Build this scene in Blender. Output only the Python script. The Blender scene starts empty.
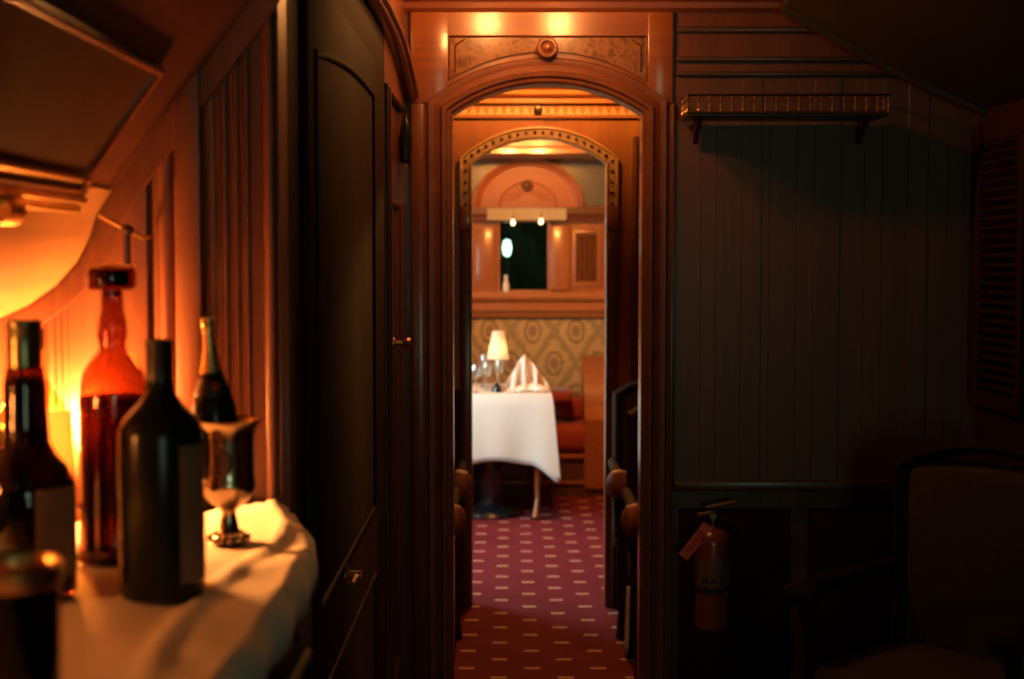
import bpy, bmesh, math, random
from mathutils import Vector, Matrix
random.seed(7)
PI = math.pi
SC = bpy.context.scene
COL = SC.collection
H = 1.58            # eye height above the carpet
F = 1422.0          # focal length in pixels (50 mm on a 36 mm wide frame)
TH = math.atan(81.5 / F)


def P(u, v, Y):
    """World X, Z of photo pixel (u, v) on the cross-section of the carriage at distance Y."""
    a, b = (u - 512) / F, (339.5 - v) / F
    y = math.cos(TH) + b * math.sin(TH)
    z = -math.sin(TH) + b * math.cos(TH)
    k = Y / y
    return a * k, H + z * k


def PX(u, Y): return P(u, 300, Y)[0]
def PZ(v, Y): return P(512, v, Y)[1]


# ------------------------------------------------------------------ materials
class NT:
    def __init__(s, name):
        s.m = bpy.data.materials.new(name)
        s.m.use_nodes = True
        s.t = s.m.node_tree
        s.t.nodes.clear()
        s.out = s.n('ShaderNodeOutputMaterial')

    def n(s, typ, **kw):
        n = s.t.nodes.new(typ)
        for k, v in kw.items():
            setattr(n, k, v)
        return n

    def l(s, a, b): s.t.links.new(a, b)

    def put(s, sock, v):
        if isinstance(v, bpy.types.NodeSocket): s.l(v, sock)
        else: sock.default_value = v

    def math(s, op, a, b=0.0, c=0.0):
        n = s.n('ShaderNodeMath', operation=op)
        s.put(n.inputs[0], a); s.put(n.inputs[1], b); s.put(n.inputs[2], c)
        return n.outputs[0]

    def mix(s, fac, a, b):
        n = s.n('ShaderNodeMix', data_type='RGBA')
        s.put(n.inputs[0], fac); s.put(n.inputs[6], a); s.put(n.inputs[7], b)
        return n.outputs[2]

    def coord(s, scale=(1, 1, 1), kind='Object'):
        tc = s.n('ShaderNodeTexCoord')
        mp = s.n('ShaderNodeMapping')
        mp.inputs['Scale'].default_value = scale
        s.l(tc.outputs[kind], mp.inputs[0])
        return mp.outputs[0]

    def noise(s, vec, scale=5, detail=4, rough=.55):
        n = s.n('ShaderNodeTexNoise')
        s.l(vec, n.inputs['Vector'])
        n.inputs['Scale'].default_value = scale
        n.inputs['Detail'].default_value = detail
        n.inputs['Roughness'].default_value = rough
        return n.outputs[0]

    def ramp(s, fac, stops):
        n = s.n('ShaderNodeValToRGB')
        e = n.color_ramp.elements
        while len(e) < len(stops): e.new(.5)
        for i, (p, c) in enumerate(stops):
            e[i].position = p
            e[i].color = c
        s.l(fac, n.inputs[0])
        return n.outputs[0]

    def bsdf(s, color, rough=.4, metal=0., coat=0., coat_r=.1, bump=None, bump_s=.2, bump_d=.002, spec=.5, sheen=0.):
        b = s.n('ShaderNodeBsdfPrincipled')
        s.put(b.inputs['Base Color'], color)
        s.put(b.inputs['Roughness'], rough)
        b.inputs['Metallic'].default_value = metal
        b.inputs['Coat Weight'].default_value = coat
        b.inputs['Coat Roughness'].default_value = coat_r
        b.inputs['Specular IOR Level'].default_value = spec
        b.inputs['Sheen Weight'].default_value = sheen
        if bump is not None:
            bp = s.n('ShaderNodeBump')
            bp.inputs['Strength'].default_value = bump_s
            bp.inputs['Distance'].default_value = bump_d
            s.l(bump, bp.inputs['Height'])
            s.l(bp.outputs[0], b.inputs['Normal'])
        return b.outputs[0]

    def done(s, shader):
        s.l(shader, s.out.inputs[0])
        return s.m


def c4(r, g, b): return (r, g, b, 1)


def wood(name, a, b, rough=.3, coat=.5, coat_r=.12, axis='z', fine=60, spec=.5, rip=0.):
    t = NT(name)
    sc = {'z': (1, 1, .06), 'x': (.06, 1, 1), 'y': (1, .06, 1)}[axis]
    v = t.coord(sc)
    n1 = t.noise(v, fine, 5, .6)
    n2 = t.noise(v, fine * .16, 3, .5)
    f = t.math('ADD', t.math('MULTIPLY', n1, .5), t.math('MULTIPLY', n2, .5))
    col = t.ramp(f, [(.32, c4(*a)), (.68, c4(*b))])
    if rip:
        n1 = t.noise(v, 260, 3, .6)
        bs = t.bsdf(col, rough, 0, coat, coat_r, n1, rip, .001, spec)
        bp = [n for n in t.t.nodes if n.type == 'BUMP'][0]
        t.l(bp.outputs[0], bs.node.inputs['Coat Normal'])
        return t.done(bs)
    return t.done(t.bsdf(col, rough, 0, coat, coat_r, n1, .12, .001, spec))


def burl(name, a, b):
    t = NT(name)
    v = t.coord((1, 1, 1))
    n = t.noise(v, 26, 6, .7)
    f = t.math('FRACT', t.math('MULTIPLY', n, 3.))
    col = t.ramp(f, [(.2, c4(*a)), (.55, c4(*b)), (.95, c4(*a))])
    return t.done(t.bsdf(col, .28, 0, .5, .1))


def plain(name, c, rough=.5, metal=0., coat=0., spec=.5, var=.12, scale=40, sheen=0., bump=.05):
    t = NT(name)
    v = t.coord()
    n = t.noise(v, scale, 4)
    lo = tuple(x * (1 - var) for x in c) + (1,)
    hi = tuple(min(1, x * (1 + var)) for x in c) + (1,)
    col = t.ramp(n, [(.3, lo), (.7, hi)])
    return t.done(t.bsdf(col, rough, metal, coat, .08, n, bump, .001, spec, sheen))


def emit(name, c, s):
    t = NT(name)
    e = t.n('ShaderNodeEmission')
    e.inputs[0].default_value = c4(*c)
    e.inputs[1].default_value = s
    return t.done(e.outputs[0])


def thin_glass(name, tint, refl=1., ior=1.5, rough=.02):
    """Blown glass wall: light passes tinted, the surface mirrors by Fresnel."""
    t = NT(name)
    tr = t.n('ShaderNodeBsdfTransparent'); tr.inputs[0].default_value = c4(*tint)
    gl = t.n('ShaderNodeBsdfGlossy'); gl.inputs['Roughness'].default_value = rough
    lw = t.n('ShaderNodeLayerWeight'); lw.inputs[0].default_value = .5
    f0 = ((ior - 1) / (ior + 1)) ** 2
    fr = t.math('MULTIPLY_ADD', t.math('POWER', lw.outputs['Facing'], 5.), 1 - f0, f0)
    mx = t.n('ShaderNodeMixShader')
    t.l(t.math('MULTIPLY', fr, min(refl, 1.)), mx.inputs[0])
    t.l(tr.outputs[0], mx.inputs[1]); t.l(gl.outputs[0], mx.inputs[2])
    return t.done(mx.outputs[0])


def paper(name, c, through=.5):
    t = NT(name)
    d = t.n('ShaderNodeBsdfDiffuse'); d.inputs[0].default_value = c4(*c)
    r = t.n('ShaderNodeBsdfTranslucent'); r.inputs[0].default_value = c4(*c)
    mx = t.n('ShaderNodeMixShader'); mx.inputs[0].default_value = through
    t.l(d.outputs[0], mx.inputs[1]); t.l(r.outputs[0], mx.inputs[2])
    return t.done(mx.outputs[0])


M = {}
M['mahogany'] = wood('varnished_mahogany', (.075, .022, .010), (.17, .052, .022), .30, .35, .16)
M['mahogany_x'] = wood('varnished_mahogany_crossgrain', (.09, .026, .011), (.20, .062, .026), .28, .45, .12, 'x')
M['mahogany_y'] = wood('varnished_mahogany_lengthgrain', (.09, .026, .011), (.20, .062, .026), .26, .5, .12, 'y')
M['walnut'] = wood('dark_walnut', (.075, .027, .014), (.13, .048, .025), .45, .12, .28)
M['walnut_x'] = wood('dark_walnut_rail', (.036, .019, .011), (.08, .038, .02), .36, .25, .2, 'x')
M['oak'] = wood('golden_mahogany', (.27, .085, .022), (.42, .14, .038), .30, .45, .12)
M['oak_x'] = wood('golden_mahogany_rail', (.30, .09, .022), (.46, .15, .038), .28, .5, .12, 'x')
M['frieze'] = wood('frieze_mahogany', (.15, .042, .014), (.27, .088, .028), .32, .8, .16, 'x', 40, rip=.35)
M['pale_inlay'] = wood('pale_inlay_wood', (.50, .26, .10), (.62, .34, .14), .3, .4, .12, 'x')
M['berth'] = wood('painted_shade_mahogany', (.045, .013, .006), (.090, .027, .011), .42, .15, .25, 'y')  # berth face: shade painted in as a darker wood tone
M['painted_glow'] = wood('painted_glow', (.34, .17, .075), (.50, .27, .12), .3, .4, .12, 'y')  # lamp glow painted into the colour of the berth's underside
M['trimwood'] = wood('arch_mahogany', (.10, .028, .011), (.20, .060, .024), .46, .10, .3, 'y')
M['nook'] = wood('nook_mahogany', (.10, .030, .012), (.20, .062, .024), .45, .10, .25)
M['pediment'] = wood('pediment_mahogany', (.32, .075, .012), (.46, .115, .020), .5, .12, .3, 'x')
M['armleather'] = plain('russet_leather', (.30, .085, .036), .6, var=.2)
M['burl'] = burl('burl_veneer', (.10, .04, .016), (.26, .11, .04))
M['brass'] = plain('aged_brass', (.75, .48, .18), .3, 1., var=.2)
M['darkbrass'] = plain('dark_bronze', (.10, .06, .035), .35, .8, var=.2)
M['silver'] = plain('tarnished_silver', (.46, .36, .25), .22, 1., var=.25)
M['linen'] = plain('white_linen', (.78, .74, .66), .9, var=.04, scale=300, bump=.15)
M['white_linen'] = plain('pressed_white_linen', (.80, .79, .76), .9, var=.03, scale=250, bump=.1)
M['red'] = plain('red_plush', (.30, .035, .025), .8, var=.25, scale=90, sheen=.3)
M['dark_plush'] = plain('dark_tufted_plush', (.045, .028, .022), .85, var=.3, scale=80)
M['leather'] = plain('tan_leather', (.36, .12, .04), .42, var=.2, scale=60)
M['black'] = plain('black_enamel', (.012, .014, .018), .2, coat=.6, var=.2)
M['black_glass'] = plain('near_black_bottle_glass', (.008, .010, .006), .20, spec=.18, coat=.0, var=.1, bump=0)
M['foil_gold'] = plain('gold_foil', (.85, .55, .20), .35, .9, var=.25, scale=120, bump=.3)
M['foil_green'] = plain('dark_green_foil', (.18, .17, .09), .28, .9, var=.25, scale=50, bump=.1)
M['capsule'] = plain('black_foil_capsule', (.012, .012, .010), .35, var=.1)
M['label'] = plain('cream_label_paper', (.42, .36, .28), .8, var=.06)
M['label_dim'] = plain('buff_label_paper', (.20, .12, .07), .8, var=.08)
M['label_thin'] = paper('thin_cream_label_paper', (.85, .80, .66), .6)
M['amber'] = thin_glass('amber_glass', (.46, .23, .12), 1.2)
M['amber_dark'] = thin_glass('dark_amber_glass', (.42, .14, .05), 1.2)
M['liquor'] = thin_glass('dark_brandy', (.15, .07, .038), .3)
M['brown_glass'] = thin_glass('brown_bottle_glass', (.20, .10, .055), 1.2)
M['olive_glass'] = thin_glass('olive_bottle_glass', (.80, .66, .40), 1.2)
M['clear'] = thin_glass('clear_glass', (.92, .93, .90), 1.6)
M['pane'] = thin_glass('window_pane_glass', (.80, .86, .82), 1.3)
M['mirror'] = plain('old_mirror', (.35, .32, .27), .08, 1., var=.1, bump=0)
M['mirror_dim'] = plain('etched_transom_glass', (.10, .10, .085), .3, .3, var=.15)
M['red_enamel'] = plain('red_enamel', (.26, .050, .028), .3, coat=.4, var=.08)
M['tag'] = plain('coral_paper_tag', (.92, .17, .13), .8, var=.05)
M['tagink'] = plain('tag_print', (.25, .03, .03), .8)
M['band'] = plain('extinguisher_label', (.20, .11, .06), .5, var=.1)
M['ink'] = plain('dark_print', (.03, .022, .018), .6)
M['rubber'] = plain('black_rubber', (.015, .015, .015), .6)
M['lace'] = plain('cream_lace', (.62, .50, .28), .9, var=.15, scale=200)
M['napkin'] = plain('napkin_linen', (.80, .72, .66), .9, var=.03)
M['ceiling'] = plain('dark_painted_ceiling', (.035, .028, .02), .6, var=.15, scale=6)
M['cabinet'] = wood('cabinet_walnut', (.018, .010, .007), (.032, .017, .011), .75, 0, .2, spec=.08)
M['closet'] = wood('closet_walnut', (.026, .011, .007), (.046, .019, .011), .75, 0, .3, spec=.06)
M['brown_cloth'] = plain('dark_brown_moquette', (.050, .026, .016), .85, var=.2)
M['foliage'] = plain('night_foliage', (.012, .020, .006), .9, var=.5, scale=5)
M['warm_bulb'] = emit('warm_bulb', (1, .36, .085), 85)
M['counter_bulb'] = emit('counter_lamp_flame', (1, .32, .068), 1900)
M['side_bulb'] = emit('side_wall_lamp', (1, .29, .055), 170)
M['globe_bulb'] = emit('ceiling_globe', (1, .36, .09), 175)
M['dining_bulb'] = emit('dining_globe', (1, .37, .075), 800)
M['small_bulb'] = emit('small_sconce_bulb', (1, .62, .28), 6)
M['reflection_glow'] = emit('cool_reflection_glow', (.62, 1, .80), 5)  # glow standing in for a bright reflection in the end window


def shade_mat():
    t = NT('white_lamp_shade')
    d = t.n('ShaderNodeBsdfDiffuse'); d.inputs[0].default_value = c4(.85, .8, .72)
    r = t.n('ShaderNodeBsdfTranslucent'); r.inputs[0].default_value = c4(.85, .7, .5)
    mx = t.n('ShaderNodeMixShader'); mx.inputs[0].default_value = .45
    t.l(d.outputs[0], mx.inputs[1]); t.l(r.outputs[0], mx.inputs[2])
    return t.done(mx.outputs[0])


M['shade'] = shade_mat()


def crystal_mat():
    t = NT('cut_crystal')
    g = M['clear'].node_tree
    tr = t.n('ShaderNodeBsdfTransparent'); tr.inputs[0].default_value = c4(.9, .92, .9)
    gl = t.n('ShaderNodeBsdfGlossy'); gl.inputs['Roughness'].default_value = .25
    di = t.n('ShaderNodeBsdfTranslucent'); di.inputs[0].default_value = c4(.9, .9, .86)
    m1 = t.n('ShaderNodeMixShader'); m1.inputs[0].default_value = .5
    t.l(gl.outputs[0], m1.inputs[1]); t.l(di.outputs[0], m1.inputs[2])
    m2 = t.n('ShaderNodeMixShader'); m2.inputs[0].default_value = .6
    t.l(tr.outputs[0], m2.inputs[1]); t.l(m1.outputs[0], m2.inputs[2])
    return t.done(m2.outputs[0])


M['crystal'] = crystal_mat()


def carpet_mat():
    t = NT('red_carpet_with_dashes')
    tc = t.n('ShaderNodeTexCoord')
    sx = t.n('ShaderNodeSeparateXYZ'); t.l(tc.outputs['Object'], sx.inputs[0])
    u = t.math('DIVIDE', t.math('ADD', sx.outputs[0], .0496), .127)
    u5 = t.math('ADD', u, .5)
    col = t.math('FLOOR', u5)
    fx = t.math('ABSOLUTE', t.math('SUBTRACT', t.math('SUBTRACT', u5, col), .5))
    par = t.math('FRACT', t.math('MULTIPLY', t.math('ADD', col, 100.), .5))
    w = t.math('ADD', t.math('ADD', t.math('DIVIDE', t.math('SUBTRACT', sx.outputs[1], 7.474), .2434), par), .5)
    fy = t.math('ABSOLUTE', t.math('SUBTRACT', t.math('FRACT', t.math('ADD', w, 100.)), .5))
    m = t.math('MULTIPLY', t.math('LESS_THAN', fx, .030 / .127), t.math('LESS_THAN', fy, .0115 / .2434))
    n = t.noise(tc.outputs['Object'], 220, 3)
    n2 = t.noise(tc.outputs['Object'], 3, 3)
    base = t.ramp(t.math('ADD', t.math('MULTIPLY', n, .6), t.math('MULTIPLY', n2, .4)),
                  [(.3, c4(.11, .015, .022)), (.7, c4(.21, .032, .046))])
    colr = t.mix(m, base, c4(.62, .38, .24))
    return t.done(t.bsdf(colr, .95, bump=n, bump_s=.4, bump_d=.003, spec=.1))


M['carpet'] = carpet_mat()


def damask_mat():
    t = NT('gold_damask_upholstery')
    tc = t.n('ShaderNodeTexCoord')
    sx = t.n('ShaderNodeSeparateXYZ'); t.l(tc.outputs['Object'], sx.inputs[0])
    x0, z0 = P(532.8, 331.5, 9.78)
    def tri(o, o0, p):
        q = t.math('DIVIDE', t.math('SUBTRACT', o, o0), p)
        q = t.math('FRACT', t.math('ADD', q, 100.5))
        return t.math('MULTIPLY', t.math('ABSOLUTE', t.math('SUBTRACT', q, .5)), 2.)
    tx = tri(sx.outputs[0], x0, .30); tz = tri(sx.outputs[2], z0, .45)
    d = t.math('ADD', tx, tz)
    sel = t.math('GREATER_THAN', d, 1.)
    ax = t.math('ABSOLUTE', t.math('SUBTRACT', tx, sel)); az = t.math('ABSOLUTE', t.math('SUBTRACT', tz, sel))
    rr = t.math('SQRT', t.math('ADD', t.math('MULTIPLY', ax, ax), t.math('MULTIPLY', t.math('MULTIPLY', az, az), 1.1)))
    wob = t.math('MULTIPLY', t.math('SUBTRACT', t.noise(tc.outputs['Object'], 45, 3), .5), .35)
    rr = t.math('ADD', rr, t.math('MULTIPLY', wob, .5))
    ring = t.math('COMPARE', rr, .36, .055)
    core = t.math('LESS_THAN', rr, .20)
    net = t.math('GREATER_THAN', t.math('SUBTRACT', 1., t.math('ABSOLUTE', t.math('SUBTRACT', t.math('ADD', d, t.math('MULTIPLY', wob, 1.6)), 1.))), .84)
    fl = t.math('GREATER_THAN', t.noise(tc.outputs['Object'], 60, 2), .60)
    gold = c4(.46, .28, .09)
    c = t.mix(t.math('MULTIPLY', fl, .55), gold, c4(.20, .13, .04))
    c = t.mix(t.math('MULTIPLY', net, .55), c, c4(.17, .115, .035))
    c = t.mix(t.math('MULTIPLY', ring, .7), c, c4(.13, .09, .03))
    c = t.mix(t.math('MULTIPLY', core, .7), c, c4(.20, .09, .045))
    return t.done(t.bsdf(c, .8, sheen=.2))


M['damask'] = damask_mat()


def cloth_marked():
    t = NT('white_linen_with_embroidered_edge')
    tc = t.n('ShaderNodeTexCoord')
    n = t.noise(tc.outputs['Object'], 250, 3)
    nn = t.noise(tc.outputs['Object'], 60, 3)
    tot = None
    for (u, v, Y) in ((300, 536, 2.04), (306, 556, 1.92), (291, 598, 1.68), (283, 632, 1.53)):
        x, z = P(u, v, Y)
        vm = t.n('ShaderNodeVectorMath', operation='DISTANCE')
        t.l(tc.outputs['Object'], vm.inputs[0])
        vm.inputs[1].default_value = (x, Y, 1.181)
        d = t.math('LESS_THAN', t.math('ADD', vm.outputs['Value'], t.math('MULTIPLY', nn, .012)), .017)
        tot = d if tot is None else t.math('MAXIMUM', tot, d)
    col = t.mix(t.math('MULTIPLY', tot, .7), c4(.80, .75, .66), c4(.40, .24, .12))
    return t.done(t.bsdf(col, .9, bump=n, bump_s=.15, bump_d=.001, spec=.2))


M['cloth_marked'] = cloth_marked()


# ------------------------------------------------------------------ mesh helpers
class MB:
    def __init__(s): s.b = bmesh.new()

    def face(s, pts):
        return s.b.faces.new([s.b.verts.new(p) for p in pts])

    def grid(s, rows, close_u=False, close_v=False):
        vs = [[s.b.verts.new(p) for p in r] for r in rows]
        nr, nc = len(vs), len(vs[0])
        for i in range(nr if close_u else nr - 1):
            for j in range(nc if close_v else nc - 1):
                q = [vs[i][j], vs[(i + 1) % nr][j], vs[(i + 1) % nr][(j + 1) % nc], vs[i][(j + 1) % nc]]
                try: s.b.faces.new(q)
                except ValueError: pass
        return vs

    def box(s, x0, x1, y0, y1, z0, z1, bev=0., seg=2):
        vs = [s.b.verts.new((x, y, z)) for z in (z0, z1) for (x, y) in ((x0, y0), (x1, y0), (x1, y1), (x0, y1))]
        fs = []
        for q in ((3, 2, 1, 0), (4, 5, 6, 7), (0, 1, 5, 4), (1, 2, 6, 5), (2, 3, 7, 6), (3, 0, 4, 7)):
            fs.append(s.b.faces.new([vs[i] for i in q]))
        if bev > 0:
            es = list({e for f in fs for e in f.edges})
            bmesh.ops.bevel(s.b, geom=es, offset=bev, segments=seg, profile=.5, affect='EDGES')
        return s

    def lathe(s, prof, o=(0, 0, 0), n=32, mat=None, cap0=True, cap1=True):
        """prof: (r, z) pairs turned about the local z axis, then moved by mat / o."""
        o = Vector(o)
        rows = []
        for (r, z) in prof:
            row = []
            for k in range(n):
                a = 2 * PI * k / n
                p = Vector((r * math.cos(a), r * math.sin(a), z))
                if mat is not None: p = mat @ p
                row.append(p + o)
            rows.append(row)
        vs = s.grid(rows, False, True)
        if cap0 and prof[0][0] > 1e-6: s.b.faces.new(list(reversed(vs[0])))
        if cap1 and prof[-1][0] > 1e-6: s.b.faces.new(vs[-1])
        return s

    def tube(s, pts, r, n=10, caps=True):
        pts = [Vector(p) for p in pts]
        rr = r if isinstance(r, (list, tuple)) else [r] * len(pts)
        rows = []
        prev = None
        for i, p in enumerate(pts):
            d = (pts[min(i + 1, len(pts) - 1)] - pts[max(i - 1, 0)]).normalized()
            if prev is None:
                a = Vector((0, 0, 1)) if abs(d.z) < .9 else Vector((1, 0, 0))
                prev = d.cross(a).normalized()
            x = (prev - d * prev.dot(d)).normalized()
            prev = x
            y = d.cross(x)
            rows.append([p + (x * math.cos(2 * PI * k / n) + y * math.sin(2 * PI * k / n)) * rr[i] for k in range(n)])
        vs = s.grid(rows, False, True)
        if caps:
            s.b.faces.new(list(reversed(vs[0]))); s.b.faces.new(vs[-1])
        return s

    def prism(s, poly, f0, f1):
        """poly: 2D points; f0, f1 map a 2D point to the two end faces."""
        a = [s.b.verts.new(f0(p)) for p in poly]
        c = [s.b.verts.new(f1(p)) for p in poly]
        n = len(poly)
        s.b.faces.new(list(reversed(a))); s.b.faces.new(c)
        for i in range(n):
            s.b.faces.new([a[i], a[(i + 1) % n], c[(i + 1) % n], c[i]])
        return s

    def sweep(s, path, prof, to3, closed=False):
        """A moulding: prof (offset to the path's left, height) swept along a 2D path; to3(p2, height) -> 3D."""
        n = len(path)
        rows = []
        for i in range(n):
            p = Vector(path[i])
            pa = Vector(path[(i - 1) % n]) if (closed or i > 0) else None
            pb = Vector(path[(i + 1) % n]) if (closed or i < n - 1) else None
            d1 = (p - pa).normalized() if pa is not None else (pb - p).normalized()
            d2 = (pb - p).normalized() if pb is not None else d1
            n1 = Vector((-d1.y, d1.x)); n2 = Vector((-d2.y, d2.x))
            m = (n1 + n2)
            m = m.normalized() if m.length > 1e-6 else n1
            m = m / max(.35, m.dot(n1))
            rows.append([to3(p + m * q[0], q[1]) for q in prof])
        s.grid(rows, closed, True)
        if not closed:
            s.b.faces.new([s.b.verts.new(q) for q in rows[0]])
            s.b.faces.new([s.b.verts.new(q) for q in reversed(rows[-1])])
        return s

    def build(s, name, mat, parent=None, loc=None, smooth=True, angle=35, merge=True):
        if merge: bmesh.ops.remove_doubles(s.b, verts=s.b.verts, dist=1e-6)
        bmesh.ops.recalc_face_normals(s.b, faces=s.b.faces)
        me = bpy.data.meshes.new(name)
        s.b.to_mesh(me); s.b.free()
        me.materials.append(M[mat] if isinstance(mat, str) else mat)
        if smooth:
            me.shade_smooth()
            me.set_sharp_from_angle(angle=math.radians(angle))
        o = bpy.data.objects.new(name, me)
        COL.objects.link(o)
        if loc is not None: o.location = loc
        if parent is not None: o.parent = parent
        return o


def thing(name, label, cat, loc=(0, 0, 0), rz=0., group=None):
    o = bpy.data.objects.new(name, None)
    o.empty_display_size = .05
    COL.objects.link(o)
    o.location = loc; o.rotation_euler = (0, 0, rz)
    return tag(o, label, cat, group)


def tag(o, label, cat, group=None):
    o['label'] = label; o['category'] = cat
    if group: o['group'] = group
    return o


def struct(o):
    o['kind'] = 'structure'
    return o


def copy_thing(root, loc, rz, label):
    r = root.copy(); COL.objects.link(r)
    r.location = loc; r.rotation_euler = (0, 0, rz); r['label'] = label
    for ch in list(root.children):
        c = ch.copy(); COL.objects.link(c); c.parent = r
        for g in list(ch.children):
            d = g.copy(); COL.objects.link(d); d.parent = c
    return r


def XZ(Y): return lambda p, h: Vector((p[0], Y - h, p[1]))      # moulding lying on a wall that faces -Y


def arc(x0, x1, zs, zt, n=24):
    """Segmental arch from (x0, zs) over the crown zt to (x1, zs)."""
    c = (x1 - x0) / 2; h = zt - zs
    R = (c * c + h * h) / (2 * h)
    cx, cz = (x0 + x1) / 2, zt - R
    a = math.asin(c / R)
    return [(cx + R * math.sin(-a + 2 * a * i / n), cz + R * math.cos(-a + 2 * a * i / n)) for i in range(n + 1)]


OGEE = [(0, 0), (0, .018), (.006, .024), (.016, .026), (.022, .034), (.034, .036), (.040, .028), (.060, .020), (.068, .022), (.080, .022), (.086, .012), (.098, .010), (.098, 0)]
def ogee(w, d): return [(a / .098 * w, b / .036 * d) for a, b in OGEE]
def bead(w, d, n=7): return [(w * (.5 - .5 * math.cos(PI * i / (n - 1))), d * math.sin(PI * i / (n - 1))) for i in range(n)]


XL, XR = -1.15, 1.563           # the carriage's side walls
Y1, Y2, Y3 = 4.8, 6.38, 9.9     # near arch, far arch, end of the dining room
CZ = 2.56

# ------------------------------------------------------------------ room shell
b = MB(); b.box(XL - .1, XR + .1, -2.6, Y3 + .1, -.1, 0); struct(b.build('floor', 'carpet'))
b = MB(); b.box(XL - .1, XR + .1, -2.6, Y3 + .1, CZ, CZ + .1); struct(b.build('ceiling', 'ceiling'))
# left side wall, with the dining room's daylight window opening
WY0, WY1, WZ0, WZ1 = 6.75, 8.15, .85, 1.95
b = MB()
b.box(XL - .1, XL, -2.6, WY0, 0, CZ); b.box(XL - .1, XL, WY1, Y3 + .1, 0, CZ)
b.box(XL - .1, XL, WY0, WY1, 0, WZ0); b.box(XL - .1, XL, WY0, WY1, WZ1, CZ)
struct(b.build('wall_left', 'mahogany'))
b = MB(); b.box(XR, XR + .1, -2.6, Y3 + .1, 0, CZ); struct(b.build('wall_right', 'closet'))


def arch_wall(name, Ya, Yb, x0, x1, ax0, ax1, zs, zt, mat):
    poly = [(x0, 0), (ax0, 0)] + arc(ax0, ax1, zs, zt) + [(ax1, 0), (x1, 0), (x1, CZ), (x0, CZ)]
    b = MB(); b.prism(poly, lambda p: (p[0], Ya, p[1]), lambda p: (p[0], Yb, p[1]))
    return struct(b.build(name, mat, angle=20))


# rear end of the carriage, behind the viewer, with a window added for fill light
EW = (.66, 1.42, 1.05, 2.05)
b = MB()
b.box(XL, EW[0], -2.7, -2.6, 0, CZ); b.box(EW[1], XR, -2.7, -2.6, 0, CZ)
b.box(EW[0], EW[1], -2.7, -2.6, 0, EW[2]); b.box(EW[0], EW[1], -2.7, -2.6, EW[3], CZ)
struct(b.build('wall_rear', 'walnut'))
b = MB(); b.box(EW[0], EW[1], -2.66, -2.654, EW[2], EW[3]); w4 = struct(b.build('fill_window', 'pane'))
b = MB(); b.sweep([(EW[0], EW[2]), (EW[1], EW[2]), (EW[1], EW[3]), (EW[0], EW[3])], [(0, 0), (0, .02), (-.05, .03), (-.06, 0)], lambda p, h: Vector((p[0], -2.6 + h, p[1])), closed=True); b.build('window_frame', 'mahogany', w4)
# ---- near archway
A0, A1 = PX(453, Y1), PX(641, Y1)
AS, AT = PZ(114, Y1), PZ(84, Y1)
arch_wall('wall_archway', Y1, Y1 + .09, XL, XR, A0, A1, AS, AT, 'mahogany')
b = MB()
b.sweep([(A0, 0)] + arc(A0, A1, AS, AT) + [(A1, 0)], ogee(.098, .040), XZ(Y1))
tr = struct(b.build('trim_1', 'trimwood', angle=25))
# rosette at the crown
ko = P(547, 50, Y1)
RM = Matrix.Rotation(PI / 2, 3, 'X')
b = MB()
b.lathe([(.0, .062), (.008, .060), (.012, .050), (.018, .047), (.024, .056), (.031, .056), (.036, .046), (.036, 0)], (ko[0], Y1, ko[1]), 28, RM, False, False)
b.build('rosette', 'mahogany_x', tr)
# frieze field, posts, burl inset and its bead
zc = PZ(12, Y1)
b = MB()
zf = PZ(34, Y1)
b.box(PX(449, Y1), PX(646, Y1), Y1 - .012, Y1, PZ(36, Y1), PZ(13, Y1))
fz = struct(b.build('trim_2', 'frieze'))
# burl panel following the arch below
outer = arc(PX(424, Y1), PX(669, Y1), PZ(101, Y1), PZ(53, Y1), 30)
xs = [PX(450, Y1) + (PX(645, Y1) - PX(450, Y1)) * i / 30 for i in range(31)]
def arch_z(x):
    for (xa, za), (xb, zb) in zip(outer, outer[1:]):
        if xa <= x <= xb: return za + (zb - za) * (x - xa) / (xb - xa)
    return outer[0][1]
poly = [(x, min(arch_z(x) + .004, PZ(41, Y1))) for x in xs] + [(xs[-1], PZ(38, Y1)), (xs[0], PZ(38, Y1))]
b = MB(); b.prism(poly, lambda p: (p[0], Y1 - .007, p[1]), lambda p: (p[0], Y1, p[1]))
b.build('burl_panel', 'burl', fz, angle=20)
b = MB()
b.sweep([(PX(450, Y1), PZ(80, Y1)), (PX(450, Y1), PZ(37, Y1)), (PX(645, Y1), PZ(37, Y1)), (PX(645, Y1), PZ(80, Y1))], [(p[0] - .004, p[1]) for p in bead(.010, .016)], XZ(Y1))
b.sweep([(PX(457, Y1), PZ(72, Y1)), (PX(457, Y1), PZ(46, Y1)), (PX(466, Y1), PZ(40, Y1))], bead(.006, .010), XZ(Y1 - .005))
b.sweep([(PX(629, Y1), PZ(40, Y1)), (PX(638, Y1), PZ(46, Y1)), (PX(638, Y1), PZ(72, Y1))], bead(.006, .010), XZ(Y1 - .005))
b.build('bead_moulding', 'mahogany_x', fz)
for nm, ua, ub in (('trim_3', 412, 449), ('trim_4', 646, 671)):
    b = MB()
    b.box(PX(ua, Y1), PX(ub, Y1), Y1 - .020, Y1, PZ(104, Y1), PZ(13, Y1), .004)
    struct(b.build(nm, 'frieze'))
b = MB()
b.box(PX(412, Y1), PX(424.5, Y1), Y1 - .024, Y1, 0, PZ(104, Y1), .005)
b.box(PX(669.5, Y1), PX(673, Y1), Y1 - .024, Y1, 0, PZ(104, Y1), .004)
struct(b.build('trim_5', 'mahogany'))
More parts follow.
